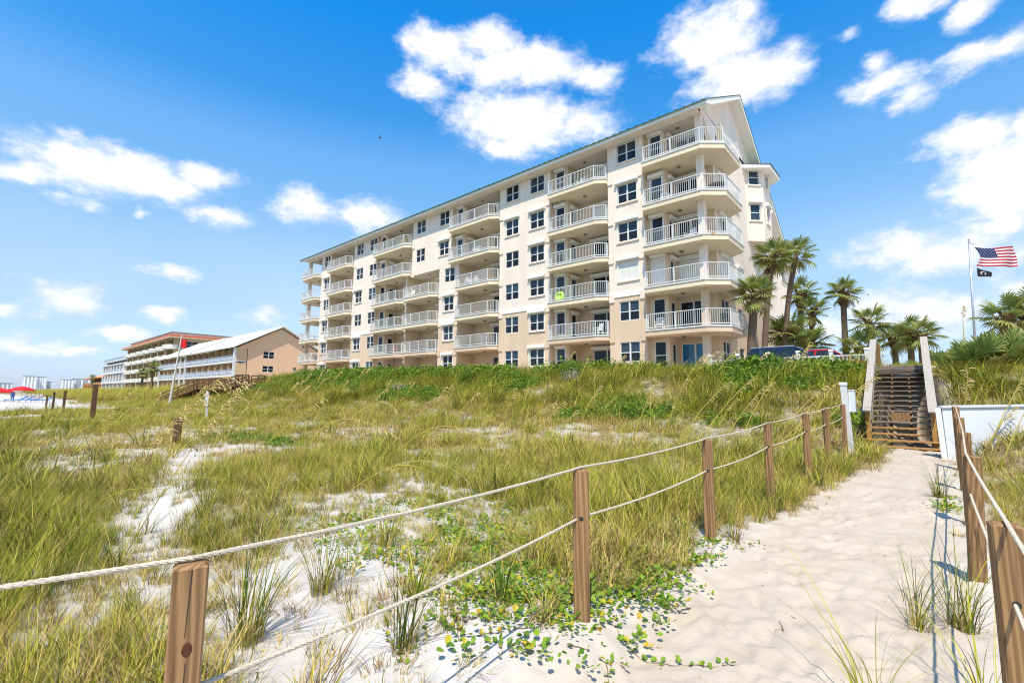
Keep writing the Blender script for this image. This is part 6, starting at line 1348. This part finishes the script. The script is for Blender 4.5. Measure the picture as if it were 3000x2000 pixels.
# ------------------------------------------------------------------ palms
def frond_mesh(seed, nl=21, R=.95, pet=.85, fold=.5, droop=.42, tone=.7, stiff=0.0):
    """Fan leaf: petiole along +X, then leaflets fanning out from an arched costa; each leaflet folded and hanging at its tip."""
    r_ = random.Random(seed); m = MB(); T = []
    arc = lambda x: Vector((x, 0, .10*x-droop*.28*x*x))
    m.tube([arc(pet*i/5) for i in range(6)], [.022-.002*i for i in range(6)], 5); T += [.35]*len(m.v)
    hub = arc(pet); tdir = (arc(pet)-arc(pet-.05)).normalized()
    for i in range(nl):
        f = i/(nl-1)*2-1; a = f*(2.15 if stiff < .3 else 1.75); L_ = R*(1-.38*abs(f)**1.6)*r_.uniform(.86, 1.08); c = hub+tdir*(.22*(1-abs(f)))
        d = Vector((math.cos(a), math.sin(a), .12*math.cos(a)-.18*abs(f)*(1-stiff)+fold*.25*(1 if i % 2 else -1)*.12)).normalized(); sd = Vector((-math.sin(a), math.cos(a), 0)); w = (.050 if stiff < .3 else .072)*R*(1.2-.4*abs(f)); tn = min(1, max(0, r_.gauss(tone, .19))); dd = droop*(.7+.6*r_.random())*(1-stiff)
        pts = [c, c+d*L_*.4-Vector((0, 0, .05*dd*L_)), c+d*L_*.75-Vector((0, 0, .22*dd*L_)), c+d*L_*.97-Vector((0, 0, .55*dd*L_))]; ws = [w*.4, w, w*.75, .002]
        k = len(m.v)
        for q, (p, ww) in enumerate(zip(pts, ws)): m.v += [tuple(p-sd*ww+Vector((0, 0, ww*.5))), tuple(p-Vector((0, 0, ww*.25))), tuple(p+sd*ww+Vector((0, 0, ww*.5)))]; T += [max(0, tn-.18*(q == 3))]*3
        for q in range(3):
            for e in (0, 1): m.f.append((k+3*q+e, k+3*q+e+1, k+3*q+3+e+1, k+3*q+3+e))
    m.t = T; return m.mesh('frond', PALM)
FR = [frond_mesh(1, 19, tone=.54), frond_mesh(2, 19, tone=.40, droop=.55), frond_mesh(3, 19, tone=.66, droop=.3), frond_mesh(4, tone=.35, droop=.95), frond_mesh(5, tone=.08, droop=1.2)]
PF = [frond_mesh(11, 17, .95, .70, .9, .12, .72, .8), frond_mesh(12, 17, .85, .85, .9, .15, .58, .75), frond_mesh(13, 16, .75, .7, .9, .35, .25, .4)]
def palm(base, crown, r, lab, n=22, sc=1.0, bend=.3, boots=True, group='sabal palms by the building', yellow=False):
    b = Vector(base); c = Vector(crown); t = thing('palm_tree', lab, 'palm tree', tuple(b), group); rp = random.Random(int(abs(b.x*97+b.y*31)*10)); k = 14; n = int(n*.85); H = c.z-b.z
    mid = b.lerp(c, .5)+Vector(((b.x-c.x)*bend, (b.y-c.y)*bend, 0)); P = lambda s: b*(1-s)**2+mid*2*s*(1-s)+c*s*s
    pts = [P(i/k)-b for i in range(k+1)]; pts[0].z -= .3
    MB().tube(pts, [r*(1.18 if i == 0 else 1.02-.10*i/k)*(1+rp.uniform(-.04, .04)) for i in range(k+1)], 12).build('trunk', BARK, t, local=True, smooth=True)
    top = c-b; dr = (P(1)-P(.93)).normalized()
    if boots:
        m = MB(); bl = min(1.3, H*.3)*sc
        for i in range(44):
            f = rp.random(); p = top-dr*(bl*(1-f)-.1); a = i*2.4; o = Vector((math.cos(a), math.sin(a), 0)); q = p+o*r*.85; m.bar(q, q+o*.26*sc*(.4+f)+Vector((0, 0, .26*sc)), .12*sc, .05)
        m.build('leaf_boots', BOOT, t, local=True)
    for i in range(n):
        f = (i+.5)/n; a = i*2.39996+rp.uniform(-.2, .2); el = 1.25-2.05*f**.85+rp.uniform(-.12, .12); me = FR[4] if f > .94 else FR[3] if f > .84 else FR[rp.randrange(3)]
        o = bpy.data.objects.new('frond', me); COL.objects.link(o); o.parent = t; o.location = top+dr*(.12*(1-f)); s = .76*sc*rp.uniform(.85, 1.12)*(.85 if f < .12 else 1)
        o.scale = (s,)*3; o.rotation_mode = 'XYZ'; o.rotation_euler = Euler((rp.uniform(-.4, .4), -el, a), 'XYZ')
    return t
gb_ = lambda u, v: (u, v, gz(u, v)-.05)
palm(gb_(-9.3, 34.0), (-8.75, 34.0, 8.35), .27, 'stout palm with a shaggy boot-covered neck, nearest the corner balconies', 30, 1.15, .2)
palm(gb_(-9.5, 38.0), (-8.5, 38.0, 11.7), .20, 'palm leaning right behind the stout one, crown just below the roof edge', 28, 1.15, .25)
palm(gb_(-8.7, 40.0), (-7.35, 40.0, 12.2), .19, 'tallest leaning palm with a bare thin trunk, rightmost crown by the roof', 28, 1.15, .3, False)
palm(gb_(-8.45, 41.0), (-8.4, 41.0, 6.3), .42, 'short thick-trunked palm with a wide dark crown behind the blue car', 32, 1.45, .1)
palm(gb_(-8.6, 46.0), (-8.3, 46.0, 10.3), .24, 'mid-height palm right of the tall leaning one, darker upright crown', 24, 1.15, .15)
palm(gb_(-7.9, 46.0), (-7.55, 46.0, 8.6), .20, 'smaller pale crowned palm right of the mid-height one', 22, 1.05, .15)
palm(gb_(-5.0, 42.0), (-4.88, 42.0, 9.25), .20, 'lone palm with a straight trunk and round crown left of the stairs', 26, 1.0, .05)
palm(gb_(-7.6, 44.0), (-7.5, 44.0, 5.8), .26, 'low bushy palm behind the red car', 26, 1.3, .05)
palm(gb_(-3.5, 43.0), (-3.45, 42.0, 6.9), .20, 'shaggy short palm just left of the stair handrail', 26, 1.05, .05)
palm(gb_(-3.9, 41.0), (-4.0, 41.0, 4.9), .20, 'squat palm clump under the shaggy short palm', 24, 1.1, .05)
palm(gb_(-2.3, 44.0), (-2.25, 44.0, 5.8), .19, 'dark small palm seen between the stair handrails, left', 24, .95, .05, group='small palms behind the stairs')
palm(gb_(-1.35, 42.0), (-1.3, 42.0, 5.8), .19, 'small palm with yellowing fronds between the stair handrails', 24, .95, .05, group='small palms behind the stairs')
palm(gb_(-.75, 41.0), (-.75, 41.0, 5.7), .18, 'small dark palm between the handrails, just left of the right one', 22, .95, .05, group='small palms behind the stairs')
palm(gb_(2.65, 34.4), (2.66, 34.2, 5.6), .17, 'palm right of the flagpole with an orange-brown neck', 24, .95, .05, group='palms behind the palmettos')
palm(gb_(3.5, 35.0), (3.45, 34.8, 5.95), .17, 'palm cut by the right edge of the photo behind the palmettos', 24, .95, .05, group='palms behind the palmettos')
def palmetto(u, v, n, s, lab, group='palmettos', seed=0, tilt=.35, low=False):
    t = thing('palmetto', lab, 'palmetto', (u, v, gz(u, v)-.05), group); rp = random.Random(seed)
    for i in range(n):
        f = (i+.5)/n; a = i*2.39996+rp.uniform(-.3, .3); el = 1.4-1.15*f+rp.uniform(-.15, .15); o = bpy.data.objects.new('frond', PF[2] if f > .85 else PF[rp.randrange(2)]); COL.objects.link(o); o.parent = t
        o.location = (.14*math.cos(a), .14*math.sin(a), .05); q = .54*s*rp.uniform(.8, 1.15); o.scale = (q,)*3; o.rotation_euler = Euler((rp.uniform(-.9, .9), -el, a), 'XYZ')
    MB().tube([(0, 0, -.2), (.05, .02, .12), (.02, .08, .2)], [.12, .11, .08], 8).build('stump', BOOT, t, local=True); return t
palmetto(.98, 22.0, 15, 1.05, 'large palmetto with sharp green fans right of the stair handrail', seed=1)
palmetto(1.38, 21.4, 16, 1.2, 'largest palmetto fan cluster below the flags', seed=2)
palmetto(.50, 21.6, 18, .85, 'palmetto with orange dead fans against the right handrail', seed=3)
palmetto(1.85, 21.8, 15, 1.1, 'palmetto at the right edge of the photo', seed=4)
palmetto(1.15, 25.0, 14, 1.15, 'palmetto behind the sharp green fans, at the foot of the flagpole', seed=5)
palmetto(2.1, 25.5, 14, 1.2, 'palmetto below the palms right of the flagpole', seed=6)
for i, (u, v, s, lab) in enumerate([(-5.9, 40.0, 1.3, 'palmetto left of the lone straight palm'), (-5.2, 39.0, 1.2, 'palmetto at the foot of the lone straight palm'), (-4.5, 39.5, 1.3, 'palmetto right of the lone straight palm'), (-3.7, 38.0, 1.2, 'palmetto against the left handrail of the stairs'), (-6.6, 41.5, 1.2, 'palmetto behind the red car roof'), (-1.9, 37.5, 1.0, 'low palmetto seen through the top of the stairs, left'), (-1.2, 37.0, 1.0, 'low palmetto seen through the top of the stairs, right'), (.15, 30.5, 1.1, 'palmetto behind the right handrail'), (3.0, 29.5, 1.2, 'far right palmetto under the edge palm'), (.75, 31, 1.2, 'palmetto left of the flagpole foot')]): palmetto(u, v, 12, s, lab, 'palmettos behind the dune', 20+i)
palm((-118.0, 23.6, 1.5), (-117.8, 23.6, 6.6), .24, 'dark palm in front of the curved balcony condominium, left of the inn', 22, 1.2, .05, group='palms down the beach')
palm((-121.0, 22.6, 1.5), (-120.8, 22.6, 5.4), .22, 'smaller dark palm beside the one left of the inn', 20, 1.1, .05, group='palms down the beach')
palm((-300, 37, 1.5), (-300, 37, 8.5), .3, 'palm in front of the orange roofed restaurant', 20, 1.3, .05, group='palms down the beach')
